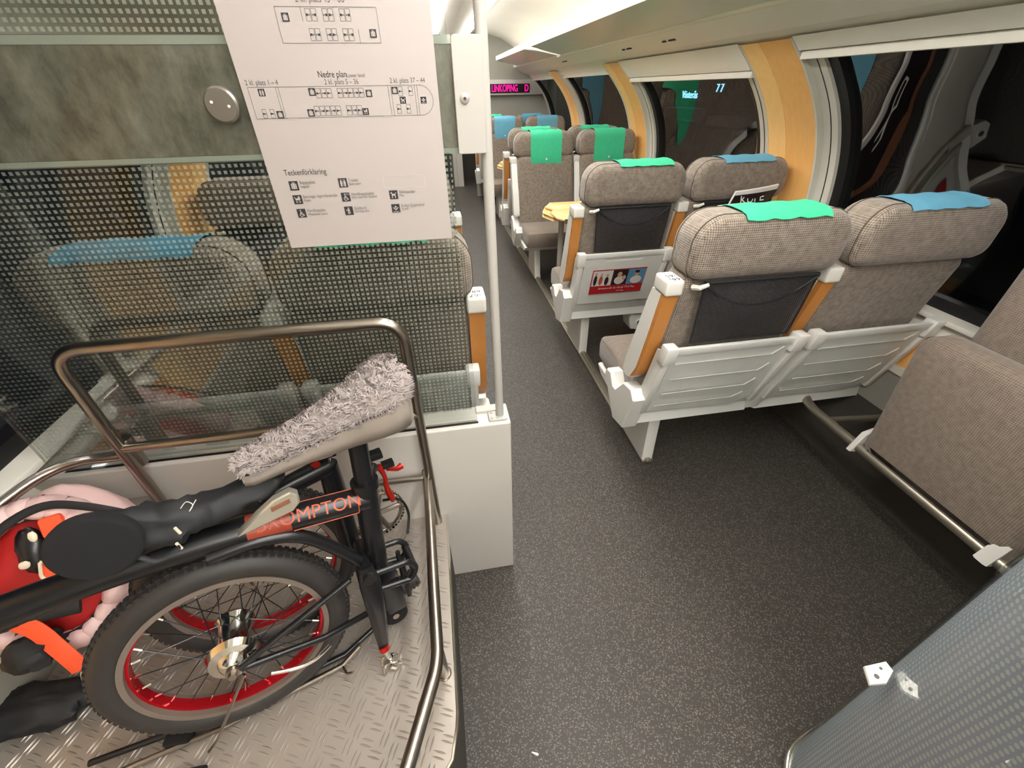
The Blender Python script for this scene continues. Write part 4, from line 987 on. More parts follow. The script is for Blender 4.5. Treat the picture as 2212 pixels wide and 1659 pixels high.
bm = new(); tube(bm, [(-0.094, 0.395, 0.545), (-0.099, 0.425, PZ)], [0.0115, 0.0115], 16); disc(bm, (-0.099, 0.425, PZ + 0.003), (0, 0, 1), 0.016, 0.006, 20, 0.002); obj('leg', bm, M['steel'], t, True)
bm = new(); tube(bm, fillet([(-0.790, 0.855, 0.755), (-0.93, 0.855, 0.755), (-1.00, 0.72, 0.74), (-1.02, 0.45, 0.72), (-1.02, 0.2, 0.70)], 0.10, 8), 0.012, 18); obj('left_rail', bm, M['steel'], t, True)
bm = new(); tube(bm, [(-0.775, 0.862, 0.72), (-0.775, 0.862, 0.80)], 0.017, 14); disc(bm, (-0.80, 0.865, 0.80), (-0.6, -0.3, 0.6), 0.007, 0.02, 10); obj('rail_clamp', bm, M['steel'], t, True)

# ================================================================ FOLDED BICYCLE
BC = Vector((-.49, .475, .562)); BU = Vector((0.93902935, 0.34383701, 0)); BV = Vector((-0.05444002, 0.14867736, 0.98738611)); BN = Vector((0.33949989, -0.92718453, 0.1583309))
def bw(u, v, w_=0.0): return BC + BU * u + BV * v + BN * w_
bike = thing('folding_bicycle', 'black folded bicycle with red rims and furry saddle standing on the tread plate', 'bicycle', (-0.47, 0.47, PZ))
def wheel(cu, cv, cw, hub=True, name='wheel', R=0.188, tr=0.0272):
    bm = new(); n = 72
    tube(bm, [bw(cu + R * math.cos(2 * PI * i / n), cv + R * math.sin(2 * PI * i / n), cw) for i in range(n)], tr, 14, closed=True, upv=BN)
    wh_ = obj(name, bm, M['tire'], bike, True)
    kn = new()
    for i in range(96):
        a_ = 2 * PI * i / 96
        for (da, dr, dw) in ((0, tr * .98, 0), (0.03, tr * .86, 0.0115), (0.03, tr * .86, -0.0115)):
            rr = R + dr; c = bw(cu + rr * math.cos(a_ + da), cv + rr * math.sin(a_ + da), cw + dw)
            rad = (BU * math.cos(a_ + da) + BV * math.sin(a_ + da)); tan = (-BU * math.sin(a_ + da) + BV * math.cos(a_ + da))
            vs = [kn.verts.new(c + tan * sx * 0.004 + BN * sy * 0.0042 + rad * sz * 0.0022) for sx in (-1, 1) for sy in (-1, 1) for sz in (-1, 1)]
            for f in ((0, 1, 3, 2), (4, 6, 7, 5), (0, 4, 5, 1), (2, 3, 7, 6), (0, 2, 6, 4), (1, 5, 7, 3)): kn.faces.new([vs[q] for q in f])
    obj('tread_knobs', kn, M['tire'], wh_, True, smooth=False, kind='stuff')
    def ring(r0, r1, w0, w1, m, nm):
        b = new(); A_ = []
        for (r, ww) in ((r0, w0), (r1, w0), (r1, w1), (r0, w1)):
            A_.append([b.verts.new(bw(cu + r * math.cos(2 * PI * i / n), cv + r * math.sin(2 * PI * i / n), cw + ww)) for i in range(n)])
        for k_ in range(4):
            for i in range(n): b.faces.new((A_[k_][i], A_[k_][(i + 1) % n], A_[(k_ + 1) % 4][(i + 1) % n], A_[(k_ + 1) % 4][i]))
        return obj(nm, b, m, wh_, True, ang=60)
    ring(0.1645, 0.1785, -0.0150, 0.0150, M['rimgrey'], 'brake_track')
    ring(0.1612, 0.1712, -0.0222, 0.0222, M['taupe'], 'tyre_sidewall_band')
    ring(0.156, 0.165, -0.0105, 0.0105, M['redrim'], 'rim')
    sp = new()
    for i in range(28):
        a_ = 2 * PI * i / 28 + 0.07; sgn = 1 if i % 2 else -1; b0 = a_ + (0.9 if (i // 2) % 2 else -0.9)
        p0 = bw(cu + 0.154 * math.cos(a_), cv + 0.154 * math.sin(a_), cw); p1 = bw(cu + 0.026 * math.cos(b0), cv + 0.026 * math.sin(b0), cw + sgn * 0.028)
        tube(sp, [p0, p1], 0.0011, 5); q = p0 + (p1 - p0) * 0.09; tube(sp, [p0, q], 0.0022, 6, mi=1)
    obj('spokes', sp, [M['black'], M['chrome']], wh_, True)
    return wh_
w1 = wheel(0, 0, 0)
hb = new()
tube(hb, [bw(0, 0, q) for q in (-0.06, -0.05, -0.045, -0.04, -0.03, 0.025, 0.03, 0.034, 0.036, 0.048, 0.050, 0.058, 0.066)], [0.008, 0.010, 0.036, 0.036, 0.029, 0.029, 0.037, 0.040, 0.046, 0.040, 0.026, 0.022, 0.012], 30)
obj('hub', hb, M['chrome'], w1, True)
hb = new(); tube(hb, [bw(0, 0, 0.062), bw(0, 0, 0.082)], 0.0075, 6); tube(hb, [bw(0, 0, 0.068), bw(0, 0, 0.074)], 0.012, 14); obj('axle_nut', hb, M['steel'], w1, True)
hb = new()
for q in (0.038, 0.043): tube(hb, [bw(0, 0, q), bw(0, 0, q + 0.002)], 0.037, 26)
obj('sprocket', hb, M['steel'], w1, True)
w2 = wheel(0.055, 0.035, -0.125, name='front_wheel')
hb = new(); tube(hb, [bw(0.055, 0.035, -0.125 + q) for q in (-0.04, -0.03, 0.03, 0.04)], [0.008, 0.016, 0.016, 0.008], 16); obj('hub', hb, M['steel'], w2, True)
# main tube and decals
bm = new(); MT = spline([bw(0.315, 0.205, 0.0), bw(0.20, 0.225, 0), bw(0.08, 0.243, 0), bw(-0.06, 0.258, 0), bw(-0.20, 0.262, 0), bw(-0.30, 0.255, 0)], 6)
tube(bm, MT, 0.0255, 20); mt = obj('main_tube', bm, M['black'], bike, True)
bm = new(); dirm = (MT[0] - MT[12]).normalized()
PT = [p for p in MT if -1 < 2]; pa = bw(0.105, 0.240, 0); pb = bw(0.175, 0.2295, 0)
tube(bm, [pa, pa + (pb - pa) * 0.5, pb], 0.0262, 20, caps=False); obj('worn_decal', bm, M['patch'], mt, True)
xa = (bw(0.29, 0.209) - bw(0.105, 0.240)).normalized(); za = (BN * 0.80 + BV * 0.60); za = (za - xa * za.dot(xa)).normalized(); ya = za.cross(xa)
o0 = bw(0.118, 0.238) + za * 0.0266
mw = Matrix(((xa.x, ya.x, za.x, o0.x), (xa.y, ya.y, za.y, o0.y), (xa.z, ya.z, za.z, o0.z), (0, 0, 0, 1)))
tb = text_bm('BROMPTON', 0.036, mw, 'LEFT', 0, 0.93)
bmesh.ops.subdivide_edges(tb, edges=tb.edges, cuts=1)
for v in tb.verts:      # wrap onto the tube
    d = v.co - bw(0.118, 0.238); yy = d.dot(ya); a_ = yy / 0.0262; v.co = bw(0.118, 0.238) + xa * d.dot(xa) + (za * math.cos(a_) + ya * math.sin(a_)) * 0.0267
obj('frame_lettering', tb, M['decal'], mt, True, smooth=False)
bm = new()
for s in (-1.25, 1.25):
    P = [bw(0.13, 0.236) + xa * 0.165 * i / 8 + (za * math.cos(s) + ya * math.sin(s)) * 0.0262 for i in range(9)]; tube(bm, P, 0.0009, 6)
P = [bw(0.13, 0.236) + xa * 0.165 + (za * math.cos(-1.25 + 2.5 * i / 8) + ya * math.sin(-1.25 + 2.5 * i / 8)) * 0.0262 for i in range(9)]; tube(bm, P, 0.0009, 6)
obj('decal_frame', bm, M['decal'], mt, True)
# seat tube / post
bm = new(); tube(bm, [bw(0.289, 0.02, 0.0), bw(0.318, 0.245, 0)], 0.0235, 20); obj('seat_tube', bm, M['black'], bike, True)
bm = new(); tube(bm, [bw(0.317, 0.232, 0), bw(0.318, 0.250, 0)], 0.0275, 20); tube(bm, [bw(0.33, 0.24, -0.02), bw(0.345, 0.243, -0.045)], 0.011, 12); obj('seat_clamp', bm, M['black'], bike, True)
bm = new(); tube(bm, [bw(0.315, 0.22, 0), bw(0.334, 0.40, 0)], 0.0185, 20); obj('seat_post', bm, M['black'], bike, True)
# red clamp levers
bm = new(); tube(bm, spline([bw(0.355, 0.235, -0.05), bw(0.362, 0.205, -0.05), bw(0.360, 0.170, -0.055), bw(0.366, 0.125, -0.06)], 4), [0.007, 0.0075, 0.006, 0.0055, 0.005, 0.005, 0.005, 0.006, 0.006, 0.007, 0.008, 0.007, 0.006][:13], 10); obj('clamp_lever', bm, M['redalu'], bike, True)
bm = new(); tube(bm, [bw(0.372, 0.215, -0.055), bw(0.394, 0.196, -0.07), bw(0.405, 0.196, -0.075)], [0.004, 0.006, 0.008], 10); obj('clamp_lever', bm, M['redalu'], bike, True)
bm = new(); box(bm, -0.018, 0.018, -0.012, 0.012, -0.008, 0.008, 0.003, xf=lambda x, y, z: bw(0.352 + x, 0.262 + z, -0.055 + y)); obj('clamp_block', bm, M['black'], bike, True); bm = new(); box(bm, -0.012, 0.014, -0.01, 0.01, -0.006, 0.006, 0.002, xf=lambda x, y, z: bw(0.375 + x, 0.225 + z, -0.06 + y)); obj('clamp_block', bm, M['black'], bike, True)
# saddle (body + fur + skirt)
SADS = [(0.136, 0.366, 0.020, 0.020), (0.152, 0.369, 0.029, 0.024), (0.20, 0.378, 0.034, 0.027), (0.26, 0.392, 0.042, 0.030), (0.32, 0.410, 0.058, 0.034), (0.37, 0.428, 0.082, 0.037), (0.402, 0.440, 0.090, 0.037), (0.422, 0.448, 0.082, 0.033), (0.434, 0.452, 0.058, 0.025)]
sad_tilt = 0.0
def sadpt(i_f, a_, grow=0.0):
    i = min(int(i_f), len(SADS) - 2); f = i_f - i; A_, B_ = SADS[i], SADS[i + 1]
    u, v, hw, hh = [A_[k_] + (B_[k_] - A_[k_]) * f for k_ in range(4)]
    s = math.sin(a_); c = math.cos(a_)
    return bw(u, v + (hh + grow) * (s if s > 0 else s * 0.9) , 0.0 + (hw + grow) * math.copysign(abs(c) ** 0.8, c))
bm = new(); NR, NA = 32, 28; rows = []
for i in range(NR + 1):
    r = []
    for j in range(NA):
        p = sadpt(i / NR * (len(SADS) - 1), 2 * PI * j / NA); nz = noise.noise(p * 45) * 0.006 + noise.noise(p * 120) * 0.0025; c = sadpt(i / NR * (len(SADS) - 1), 2 * PI * j / NA, nz)
        r.append(c)
    rows.append(r)
V = [[bm.verts.new(p) for p in r] for r in rows]
for i in range(NR):
    for j in range(NA): bm.faces.new((V[i][j], V[i][(j + 1) % NA], V[i + 1][(j + 1) % NA], V[i + 1][j]))
bm.faces.new(V[0]); bm.faces.new(V[-1])
sad = obj('saddle', bm, M['furb'], bike, True, ang=80); sad['label'] = 'saddle with shaggy grey fleece cover'
fur = new()
for q in range(5200):
    fi = random.random() * (len(SADS) - 1); a_ = random.uniform(-0.35, PI + 0.35)
    p = sadpt(fi, a_); pn = sadpt(fi, a_, 0.01) - p; pn.normalize()
    cl = noise.noise(p * 70); ang = cl * 6 + random.uniform(-.5, .5)
    tx = (BU * math.cos(ang) + BN * math.sin(ang)); tx = (tx - pn * tx.dot(pn)).normalized(); sd = pn.cross(tx).normalized()
    ln_ = random.uniform(0.007, 0.015); w_ = random.uniform(0.0005, 0.0011)
    pts = [p - pn * 0.001, p + pn * 0.0045 + tx * ln_ * 0.3, p + pn * 0.0065 + tx * ln_ * 0.65 + sd * 0.001, p + pn * 0.004 + tx * ln_]
    pr = None
    for k_, pt in enumerate(pts):
        ww = w_ * (1.2, 1.3, 1.0, 0.2)[k_]; cur = (fur.verts.new(pt - sd * ww), fur.verts.new(pt + sd * ww))
        if pr: fur.faces.new((pr[0], pr[1], cur[1], cur[0]))
        pr = cur
fo = obj('fleece', fur, M['fur'], sad, True, ang=180); fo['kind'] = 'stuff'
bm = new(); rows = []
for s in (0, 1):
    pass
NS = 30
path = []
for i in range(NS + 1): path.append((i / NS * (len(SADS) - 1), 0.0))
def skirt(side):
    rr = []
    for i in range(NS + 1):
        fi = i / NS * (len(SADS) - 1); a_ = sadpt(fi, 0.0 if side > 0 else PI); a2 = sadpt(fi, -0.7 if side > 0 else PI + 0.7, 0.003)
        dr = 0.014 + 0.044 * max(0, (fi - 2) / 6)
        rr.append([a_ + BN * side * 0.002 - BV * 0.004, a_ + BN * side * 0.003 - BV * (0.008 + dr * .6), a2 - BV * dr])
    solid(bm, rr, lambda p: p - BN * side * 0.003)
skirt(1); skirt(-1); obj('skirt', bm, M['leather'], sad, True, ang=70)
bm = new()
for i in range(60):
    fi = 0.4 + i / 60 * 7.4; p = sadpt(fi, 0.0); tube(bm, [p + BN * 0.003 + BV * 0.001, p + BN * 0.0045 - BV * 0.0035], 0.0009, 4)
obj('stitching', bm, M['black'], sad, True)
# rear frame plate, clips, struts
bm = new(); tube(bm, spline([bw(0.04, 0.228, 0.02), bw(0.12, 0.222, 0.02), bw(0.19, 0.185, 0.02), bw(0.26, 0.075, 0.02)], 6), 0.0125, 16); obj('rear_stay', bm, M['black'], bike, True)
bm = new()
for ww in (-0.035, 0.035):
    tube(bm, fillet([bw(0.25, 0.04, ww), bw(0.352, 0.025, ww), bw(0.366, 0.0, ww), bw(0.35, -0.03, ww), bw(0.26, -0.01, ww)], 0.012), 0.007, 10)
tube(bm, [bw(0.36, 0.0, -0.035), bw(0.36, 0.0, 0.035)], 0.009, 12); tube(bm, [bw(0.26, 0.03, -0.05), bw(0.26, 0.03, 0.05)], 0.016, 14)
obj('rear_frame', bm, M['black'], bike, True)
bm = new()
for ww in (-0.03, 0.015): tube(bm, [bw(0.34, 0.0, ww), bw(0.335, -0.10, ww)], 0.0055, 8)
box(bm, 0.275, 0.325, -0.04, 0.02, -0.13, -0.02, 0.01, xf=lambda x, y, z: bw(x, z, y)); obj('frame_bracket', bm, M['black'], bike, True)
for (u, v, ww, lab) in ((0.292, -0.175, -0.02, None), (0.27, -0.12, -0.09, None)):
    bm = new(); tube(bm, [bw(u, v, ww - 0.011), bw(u, v, ww - 0.008), bw(u, v, ww + 0.008), bw(u, v, ww + 0.011)], [0.025, 0.030, 0.030, 0.025], 28); rl = obj('roller', bm, M['blackmatte'], bike, True)
    bm = new(); tube(bm, [bw(u, v, ww + 0.010), bw(u, v, ww + 0.013)], 0.008, 14); obj('roller_bolt', bm, M['steel'], rl, True)
bm = new()
tube(bm, [bw(0.305, -0.105, -0.02), bw(0.365, -0.09, -0.02)], 0.021, 16)
for i in range(6): tube(bm, [bw(0.312 + i * 0.0085, -0.1035 + i * .0021, -0.02), bw(0.316 + i * 0.0085, -0.1025 + i * .0021, -0.02)], 0.0235, 16)
obj('left_pedal', bm, M['tire'], bike, True)
# crank and clipless pedal
bm = new(); CP = [bw(0.268, 0.085, 0.055), bw(0.266, 0.04, 0.06), bw(0.258, -0.06, 0.062), bw(0.250, -0.135, 0.062), bw(0.247, -0.158, 0.062)]
tube(bm, CP, [0.014, 0.022, 0.018, 0.013, 0.011], 16, flat=0.55, upv=BN); tube(bm, [bw(0.268, 0.065, -0.04), bw(0.268, 0.065, 0.075)], 0.012, 14); obj('crank_arm', bm, M['black'], bike, True)
bm = new(); tube(bm, [bw(0.247, -0.156, 0.062), bw(0.2475, -0.166, 0.066)], 0.0115, 14, mi=0); tube(bm, [bw(0.2475, -0.165, 0.066), bw(0.250, -0.196, 0.068)], 0.0062, 12, mi=1); obj('pedal_spindle', bm, [M['redalu'], M['chrome']], bike, True)
bm = new(); pc = bw(0.252, -0.215, 0.068)
for s in (-1, 1):
    P = []
    for i in range(14):
        a_ = 2 * PI * i / 14; P.append(pc + BU * (0.021 * math.cos(a_)) + BV * (0.021 * math.sin(a_) - 0.006) + BN * (0.010 * s + 0.004 * math.sin(2 * a_)))
    tube(bm, P, 0.0032, 8, closed=True)
tube(bm, [pc - BN * 0.016, pc + BN * 0.016], 0.008, 12); tube(bm, [pc + BV * .02, pc - BV * .03], 0.007, 10)
obj('clipless_pedal', bm, M['chrome'], bike, True)
# stays, mudguard wire, cables
bm = new(); tube(bm, [bw(0.012, -0.002, 0.066), bw(0.232, 0.055, 0.040)], 0.0065, 12); tube(bm, [bw(0.012, -0.006, 0.066), bw(0.150, -0.055, 0.05), bw(0.235, -0.085, 0.02)], 0.007, 12); obj('chain_stay', bm, M['black'], bike, True)
bm = new(); tube(bm, [bw(0.012, -0.02, 0.07), bw(-0.083, -0.161, 0.062), bw(-0.112, -0.197, 0.05)], 0.0028, 8); tube(bm, [bw(0.012, -0.02, -0.02), bw(-0.05, -0.205, 0.0)], 0.0028, 8); obj('mudguard_stay', bm, M['steel'], bike, True)
bm = new(); tube(bm, spline([bw(0.045, -0.062, 0.062), bw(0.085, -0.078, 0.066), bw(0.12, -0.082, 0.066), bw(0.155, -0.07, 0.062)], 5), 0.004, 8); obj('brake_lever', bm, M['chrome'], bike, True)
bm = new(); tube(bm, spline([bw(0.345, 0.135, -0.06), bw(0.382, 0.11, -0.07), bw(0.392, 0.06, -0.07), bw(0.375, 0.02, -0.05)], 6), 0.0032, 8); obj('brake_cable', bm, M['black'], bike, True); bm = new(); tube(bm, spline([bw(0.17, 0.29, -0.02), bw(0.160, 0.32, -0.02), bw(0.148, 0.335, -0.02)], 5), 0.003, 8); obj('brake_cable', bm, M['steel'], bike, True)
bm = new(); n = 40; cu, cv, cw = 0.325, 0.085, -0.085
tube(bm, [bw(cu + .056 * math.cos(2 * PI * i / n), cv + .056 * math.sin(2 * PI * i / n), cw) for i in range(n)], 0.004, 8, closed=True)
for i in range(5):
    a_ = 2 * PI * i / 5; tube(bm, [bw(cu, cv, cw), bw(cu + .055 * math.cos(a_), cv + .055 * math.sin(a_), cw)], 0.006, 8)
ch = obj('chainring', bm, M['steel'], bike, True)
bm = new()
for i in range(44):
    a_ = 2 * PI * i / 44; tube(bm, [bw(cu + .062 * math.cos(a_), cv + .062 * math.sin(a_), cw - .004), bw(cu + .062 * math.cos(a_), cv + .062 * math.sin(a_), cw + .004)], 0.0034, 8)
obj('chain', bm, M['chrome'], ch, True)
# folded stem, hinge, handlebar
bm = new(); tube(bm, [bw(0.262, 0.265, -0.08), bw(0.258, 0.18, -0.085), bw(0.25, 0.03, -0.09)], [0.020, 0.023, 0.023], 18); tube(bm, [bw(0.262, 0.262, -0.08), bw(0.19, 0.262, -0.06), bw(0.13, 0.262, -0.04)], [0.022, 0.020, 0.016], 16); obj('folded_stem', bm, M['black'], bike, True)
bm = new(); tube(bm, [bw(0.262, 0.262, -0.08), bw(0.264, 0.288, -0.08), bw(0.262, 0.300, -0.08)], [0.010, 0.008, 0.012], 12); disc(bm, bw(0.278, 0.302, -0.07), BN, 0.009, 0.012, 12); box(bm, 0.235, 0.285, -0.095, -0.065, 0.285, 0.298, 0.003, xf=lambda x, y, z: bw(x, z, y)); obj('stem_clamp', bm, M['chrome'], bike, True)
bm = new(); tube(bm, [bw(0.246, 0.272, -0.068), bw(0.240, 0.286, -0.068)], [0.008, 0.010], 12); obj('clamp_nut', bm, M['redalu'], bike, True)
bm = new(); pillow(bm, [(0.098, 0.262), (0.190, 0.272), (0.205, 0.285), (0.206, 0.302), (0.196, 0.313), (0.168, 0.308), (0.135, 0.290)][::1], [(0.024, 0.003), (0.027, 0.0), (0.042, 0.0), (0.045, 0.003)], lambda u, y, v: bw(u, v, y)); hg = obj('hinge_clamp', bm, M['silver'], bike, True)
bm = new(); box(bm, 0.160, 0.192, 0.0445, 0.0465, 0.291, 0.300, 0.0008, xf=lambda x, y, z: bw(x, z + (x - .176) * .15, y)); obj('brown_sticker', bm, M['brownlabel'], hg, True)
# lower dark rods lying along the platform
bm = new(); tube(bm, [(-0.80, 0.385, 0.366), (-0.56, 0.428, 0.366), (-0.325, 0.500, 0.368), (-0.24, 0.56, 0.38)], 0.0065, 10); obj('carrier_rod', bm, M['black'], bike, True)
bm = new(); tube(bm, [(-0.78, 0.352, 0.362), (-0.56, 0.403, 0.362), (-0.33, 0.478, 0.366), (-0.29, 0.505, 0.385)], 0.0055, 10); tube(bm, [(-0.33, 0.478, 0.366), (-0.315, 0.455, 0.372), (-0.30, 0.45, 0.385)], 0.003, 8); obj('carrier_rod', bm, M['steel'], bike, True)
bm = new(); box(bm, -0.667, -0.617, 0.385, 0.425, 0.3525, 0.376, 0.006); obj('rubber_foot', bm, M['blackmatte'], bike, True)
bm = new(); box(bm, -0.63, -0.57, 0.318, 0.345, 0.3525, 0.364, 0.004); obj('rubber_foot', bm, M['blackmatte'], bike, True)

# ---- black pouch strapped on top of the frame
def blobmesh(bm, c, ax, rad, amp=0.06, freq=14, nu=28, nv=16, mi=0):
    """ellipsoid with axes ax (3 vectors) and radii rad, noise displaced"""
    V = []
    for i in range(nv + 1):
        th = PI * i / nv; r = []
        for j in range(nu):
            ph = 2 * PI * j / nu; d = Vector((math.sin(th) * math.cos(ph), math.sin(th) * math.sin(ph), math.cos(th)))
            k_ = 1 + amp * noise.noise(d * 2.2 + Vector(c) * freq) + amp * .5 * noise.noise(d * 5 + Vector(c) * 9)
            r.append(bm.verts.new(Vector(c) + ax[0] * rad[0] * d.x * k_ + ax[1] * rad[1] * d.y * k_ + ax[2] * rad[2] * d.z * k_))
        V.append(r)
    for i in range(nv):
        for j in range(nu):
            f = bm.faces.new((V[i][j], V[i][(j + 1) % nu], V[i + 1][(j + 1) % nu], V[i + 1][j])); f.material_index = mi
    bmesh.ops.remove_doubles(bm, verts=V[0] + V[-1], dist=1e-6)
AX = (BU, BN, BV)
pouch = thing('black_pouch', 'black nylon pouch bundled on top of the folded bicycle frame', 'pouch', tuple(bw(0.05, 0.27, 0)))
bm = new()
tube(bm, spline([bw(0.188, 0.315, -0.015), bw(0.17, 0.318, -0.012), bw(0.12, 0.312, 0.0), bw(0.06, 0.312, 0.0), bw(0.0, 0.318, 0.01), bw(-0.05, 0.33, 0.015), bw(-0.075, 0.33, 0.02)], 5),
     [0.012] * 2 + [0.022] * 3 + [0.026] * 5 + [0.028] * 3 + [0.033, 0.037, 0.035, 0.039, 0.036, 0.040, 0.037, 0.042, 0.040, 0.043, 0.041, 0.044, 0.044, 0.043, 0.040, 0.036, 0.030, 0.022, 0.01][:18], 20, flat=0.9)
for v in bm.verts: v.co += v.co.normalized() * 0 + Vector((noise.noise(v.co * 30), noise.noise(v.co * 30 + Vector((5, 5, 5))), noise.noise(v.co * 28 + Vector((9, 0, 0))))) * 0.015
obj('pouch_body', bm, M['blackcloth'], pouch, True, ang=60)
bm = new(); tube(bm, spline([bw(-0.065, 0.335, 0.05), bw(-0.02, 0.31, 0.06), bw(0.0, 0.292, 0.062), bw(0.03, 0.298, 0.058)], 5), 0.0045, 8, flat=0.4); obj('pouch_strap', bm, M['blackcloth'], pouch, True)
bm = new()
for (u, v, ww) in ((0.035, 0.313, 0.045), (0.028, 0.288, 0.05), (-0.045, 0.334, 0.052)):
    tube(bm, [bw(u, v, ww), bw(u - 0.002, v + 0.014, ww + 0.001)], 0.0024, 6)
obj('reflective_stitch', bm, M['reflect'], pouch, True)
bm = new(); tube(bm, spline([bw(0.045, 0.345, 0.026), bw(0.055, 0.352, 0.024), bw(0.062, 0.345, 0.028), bw(0.055, 0.338, 0.032), bw(0.068, 0.350, 0.024)], 5), 0.0007, 5); obj('thread', bm, M['cap'], pouch, True)

# ---- red backpack with pale pink rain cover, black pad
bag = thing('red_backpack', 'red backpack in a pale pink rain cover leaning at the left end of the bicycle', 'backpack', (-0.93, 0.66, PZ))
bc = Vector((-0.872, 0.654, 0.630))
ex = Vector((0.93902935, 0.34383701, 0)); ey = Vector((-0.28729734, 0.78461778, -0.54939528)); ez = Vector((-0.18890243, 0.51589829, 0.83556258))
BA = (ex, ey, ez)    # ey points away from the opening of the cover
bm = new(); blobmesh(bm, bc + ey * 0.095, BA, (0.130, 0.075, 0.165), 0.05, 5, 40, 22); obj('rain_cover', bm, M['pinkcover'], bag, True)
bm = new(); n = 208; P = []; Rr = []
for i in range(n):
    a_ = 2 * PI * i / n; pl = 0.5 + 0.5 * math.sin(a_ * 26 + 1.5 * math.sin(a_ * 3))
    P.append(bc - ey * (0.024 + 0.010 * pl) + ex * ((0.112 - 0.004 * pl) * math.cos(a_)) + ez * ((0.148 - 0.004 * pl) * math.sin(a_))); Rr.append(0.0245 + 0.0060 * pl)
tube(bm, P, Rr, 12, closed=True, upv=ey, flat=0.75); obj('pleated_hem', bm, M['hem'], bag, True, ang=70)
bm = new(); blobmesh(bm, bc + ey * 0.004, BA, (0.106, 0.050, 0.141), 0.12, 6, 36, 20); obj('bag_body', bm, M['red'], bag, True)
bm = new(); n = 60
tube(bm, [bc - ey * 0.046 + ex * (0.094 * math.cos(2 * PI * i / n)) + ez * (0.127 * math.sin(2 * PI * i / n)) for i in range(n)], 0.0065, 8, closed=True); obj('black_binding', bm, M['blackcloth'], bag, True)
def bp(x, z, y=0.06): return bc + ex * (x - 0.012) + ez * z - ey * y
bm = new(); blobmesh(bm, bp(0.014, 0.062, 0.052), BA, (0.024, 0.018, 0.048), 0.15, 8, 20, 12); obj('side_bottle', bm, M['black'], bag, True)
for (x, z, w_, h_) in ((0.030, 0.090, 0.007, 0.011), (0.004, 0.042, 0.009, 0.008)):
    bm = new(); blobmesh(bm, bp(x, z, 0.071), BA, (w_, 0.004, h_), 0.1, 4, 12, 8); obj('pale_patch', bm, M['reflect'], bag, True)
bm = new(); pillow(bm, rrect(0.034, 0.040, 0.006, 0.006, 3, 0.060 - 0.012, 0.098), [(-0.072, 0.002), (-0.070, 0), (-0.04, 0)], lambda x, y, z: bc + ex * x + ez * z + ey * y); obj('orange_tab', bm, M['orange'], bag, True)
bm = new(); P = [(0.036, 0.040), (0.030, 0.012), (0.036, 0.002), (0.060, -0.004), (0.068, 0.004), (0.050, 0.034)]
tube(bm, fillet([bp(x, z, 0.092) for x, z in P + P[:1]], 0.006, 4), 0.0030, 8); rf = obj('reflective_frame', bm, M['reflect'], bag, True)
bm = new(); pillow(bm, [(x - 0.012, z) for x, z in P][::1], [(-0.089, 0.001), (-0.05, 0)], lambda x, y, z: bc + ex * x + ez * z + ey * y); obj('orange_panel', bm, M['orange'], rf, True)
bm = new(); pillow(bm, [(x - 0.012, z) for x, z in ((0.108, 0.098), (0.128, 0.092), (0.138, 0.086), (0.118, 0.084), (0.106, 0.090))], [(-0.086, 0.0), (-0.08, 0)], lambda x, y, z: bc + ex * x + ez * z + ey * y); obj('pale_patch', bm, M['reflect'], bag, True)
bm = new(); P = spline([bp(-0.045, -0.045, 0.075), bp(-0.010, -0.082, 0.085), bp(0.010, -0.130, 0.088), bp(0.022, -0.170, 0.085), bp(0.026, -0.192, 0.08)], 6)
tube(bm, P, 0.0165, 10, flat=0.16, upv=-ey); obj('orange_strap', bm, M['orange'], bag, True)
for pts_, r_ in (([bp(-0.07, 0.0, 0.07), bp(-0.03, -0.012, 0.085), bp(0.03, -0.03, 0.09), bp(0.10, -0.01, 0.085)], 0.010), ([bp(-0.06, 0.09, 0.055), bp(0.0, 0.128, 0.062), bp(0.06, 0.140, 0.066), bp(0.12, 0.115, 0.075), bp(0.19, 0.065, 0.08)], 0.0085),
                 ([bp(-0.06, -0.05, 0.075), bp(-0.01, -0.055, 0.08), bp(0.06, -0.07, 0.08)], 0.016)):
    bm = new(); tube(bm, spline(pts_, 6), r_, 8, flat=0.35, upv=-ey); obj('black_strap', bm, M['blackcloth'], bag, True)
bm = new(); blobmesh(bm, bp(-0.035, -0.125, 0.06), BA, (0.045, 0.035, 0.038), 0.3, 7, 24, 14); obj('strap_bundle', bm, M['blackcloth'], bag, True)
bm = new(); blobmesh(bm, bp(0.024, -0.215, 0.08), BA, (0.005, 0.005, 0.020), 0.1, 7, 12, 8); obj('metal_hook', bm, M['chrome'], bag, True)
pad = thing('black_pad', 'flat oval black foam pad lying across the backpack and frame', 'pad', tuple(bw(-0.08, 0.31, 0.05)))
bm = new(); n = 40; Lp = []
for (ww, k_) in ((-0.012, 0.9), (-0.009, 0.97), (0.0, 1.0), (0.009, 0.97), (0.012, 0.9)):
    Lp.append([bm.verts.new(bw(-0.052 + 0.054 * k_ * math.cos(2 * PI * i / n), 0.352 + 0.046 * k_ * math.sin(2 * PI * i / n) - 0.008 * math.cos(2 * PI * i / n), 0.056 + ww - 0.012 * math.sin(2 * PI * i / n))) for i in range(n)])
for A_, B_ in zip(Lp, Lp[1:]):
    for i in range(n): bm.faces.new((A_[i], A_[(i + 1) % n], B_[(i + 1) % n], B_[i]))
bm.faces.new(Lp[0]); bm.faces.new(Lp[-1]); obj('foam', bm, M['blackmatte'], pad, True)
# dark luggage lying left below
bm = new(); blobmesh(bm, (-0.96, 0.50, PZ + 0.035), (Vector((1, 0, 0)), Vector((0, 1, 0)), Vector((0, 0, 1))), (0.11, 0.05, 0.033), 0.3, 6, 28, 14)
tag(obj('black_cloth', bm, M['blackcloth'], ang=70), 'crumpled black cloth lying on the tread plate below the backpack', 'cloth')

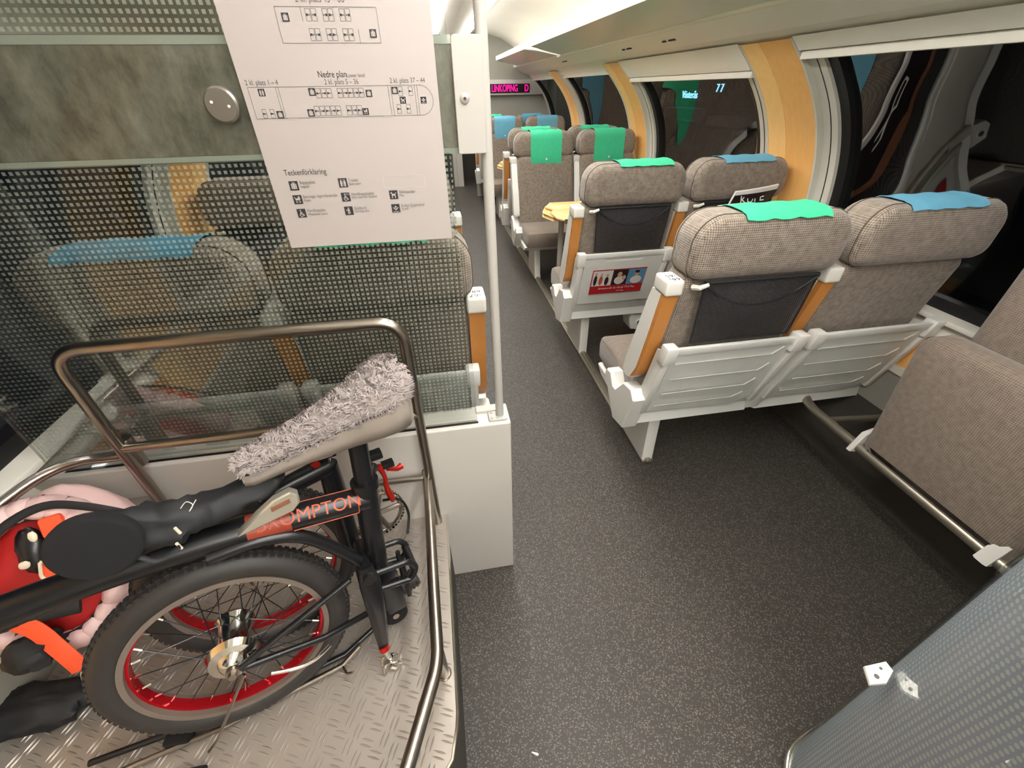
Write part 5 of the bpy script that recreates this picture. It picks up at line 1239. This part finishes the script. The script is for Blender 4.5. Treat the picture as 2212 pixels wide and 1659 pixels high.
# ================================================================ NEAR CURVED DOTTED SCREEN
t = thing('curved_screen', 'curved glass screen with white dots in the near right corner', 'glass screen', (0.8, 0.1, 0))
path = spline([(0.60, -0.42, 0), (0.635, -0.20, 0), (0.665, -0.02, 0), (0.695, 0.12, 0), (0.75, 0.20, 0), (0.85, 0.238, 0), (1.0, 0.255, 0), (1.3, 0.262, 0), (1.66, 0.264, 0)], 6)
Ls = [0.0]
for a_, b_ in zip(path, path[1:]): Ls.append(Ls[-1] + (b_ - a_).length)
zs = [0.02 + 1.25 * i / 10 for i in range(11)]
bm = new(); strip(bm, [[(p.x, p.y, z) for p in path] for z in zs], 0, [[(l, z) for l in Ls] for z in zs]); obj('dotted_film', bm, M['dots2'], t, True)
bm = new(); solid(bm, [[(p.x, p.y, z) for p in path] for z in zs], lambda p: p + Vector((0.004, 0.005, 0))); 
for v in bm.verts: v.co += Vector((-0.004, 0.003, 0))
obj('curved_pane', bm, M['glass'], t, True)
bm = new(); tube(bm, [(p.x - 0.003, p.y + 0.004, 0.02) for p in path], 0.010, 12); tube(bm, [(p.x, p.y, 1.27) for p in path], 0.010, 12); obj('edge_profile', bm, M['chrome'], t, True)
t = thing('screen_bracket', 'small white bracket with two holes beside the curved dotted screen', 'bracket', (0.70, 0.215, 0.5))
bm = new(); pillow(bm, [(0.684, 0.194), (0.715, 0.190), (0.745, 0.205), (0.745, 0.222), (0.699, 0.222)], [(0.545, 0.002), (0.547, 0), (0.552, 0), (0.554, 0.001)], lambda x, y, z: (x, z, y)); obj('bracket_plate', bm, M['cap'], t, True)
bm = new(); disc(bm, (0.706, 0.203, 0.5545), (0, 0, 1), 0.0042, 0.001, 14); disc(bm, (0.725, 0.213, 0.5545), (0, 0, 1), 0.0025, 0.001, 12); obj('screw_hole', bm, M['greyink'], t, True)
# paper scraps on the floor
for (x, y, a_, lab) in ((0.055, 0.262, 0.3, 'tiny white paper scrap on the floor near the platform, the lower one'), (0.10, 0.33, 1.0, 'tiny white paper scrap on the floor, the upper thin one')):
    bm = new(); n = 9; vs = []
    for i in range(n): r = random.uniform(0.4, 1.0); vs.append((x + 0.014 * r * math.cos(2 * PI * i / n + a_), y + 0.008 * r * math.sin(2 * PI * i / n), 0.0005 + 0.002 * random.random()))
    A_ = [bm.verts.new(v) for v in vs]; B_ = [bm.verts.new((v[0], v[1], v[2] + 0.0012)) for v in vs]
    bm.faces.new(A_[::-1]); bm.faces.new(B_)
    for i in range(n): bm.faces.new((A_[i], A_[(i + 1) % n], B_[(i + 1) % n], B_[i]))
    tag(obj('paper_scrap', bm, M['cap'], smooth=False), lab, 'litter')
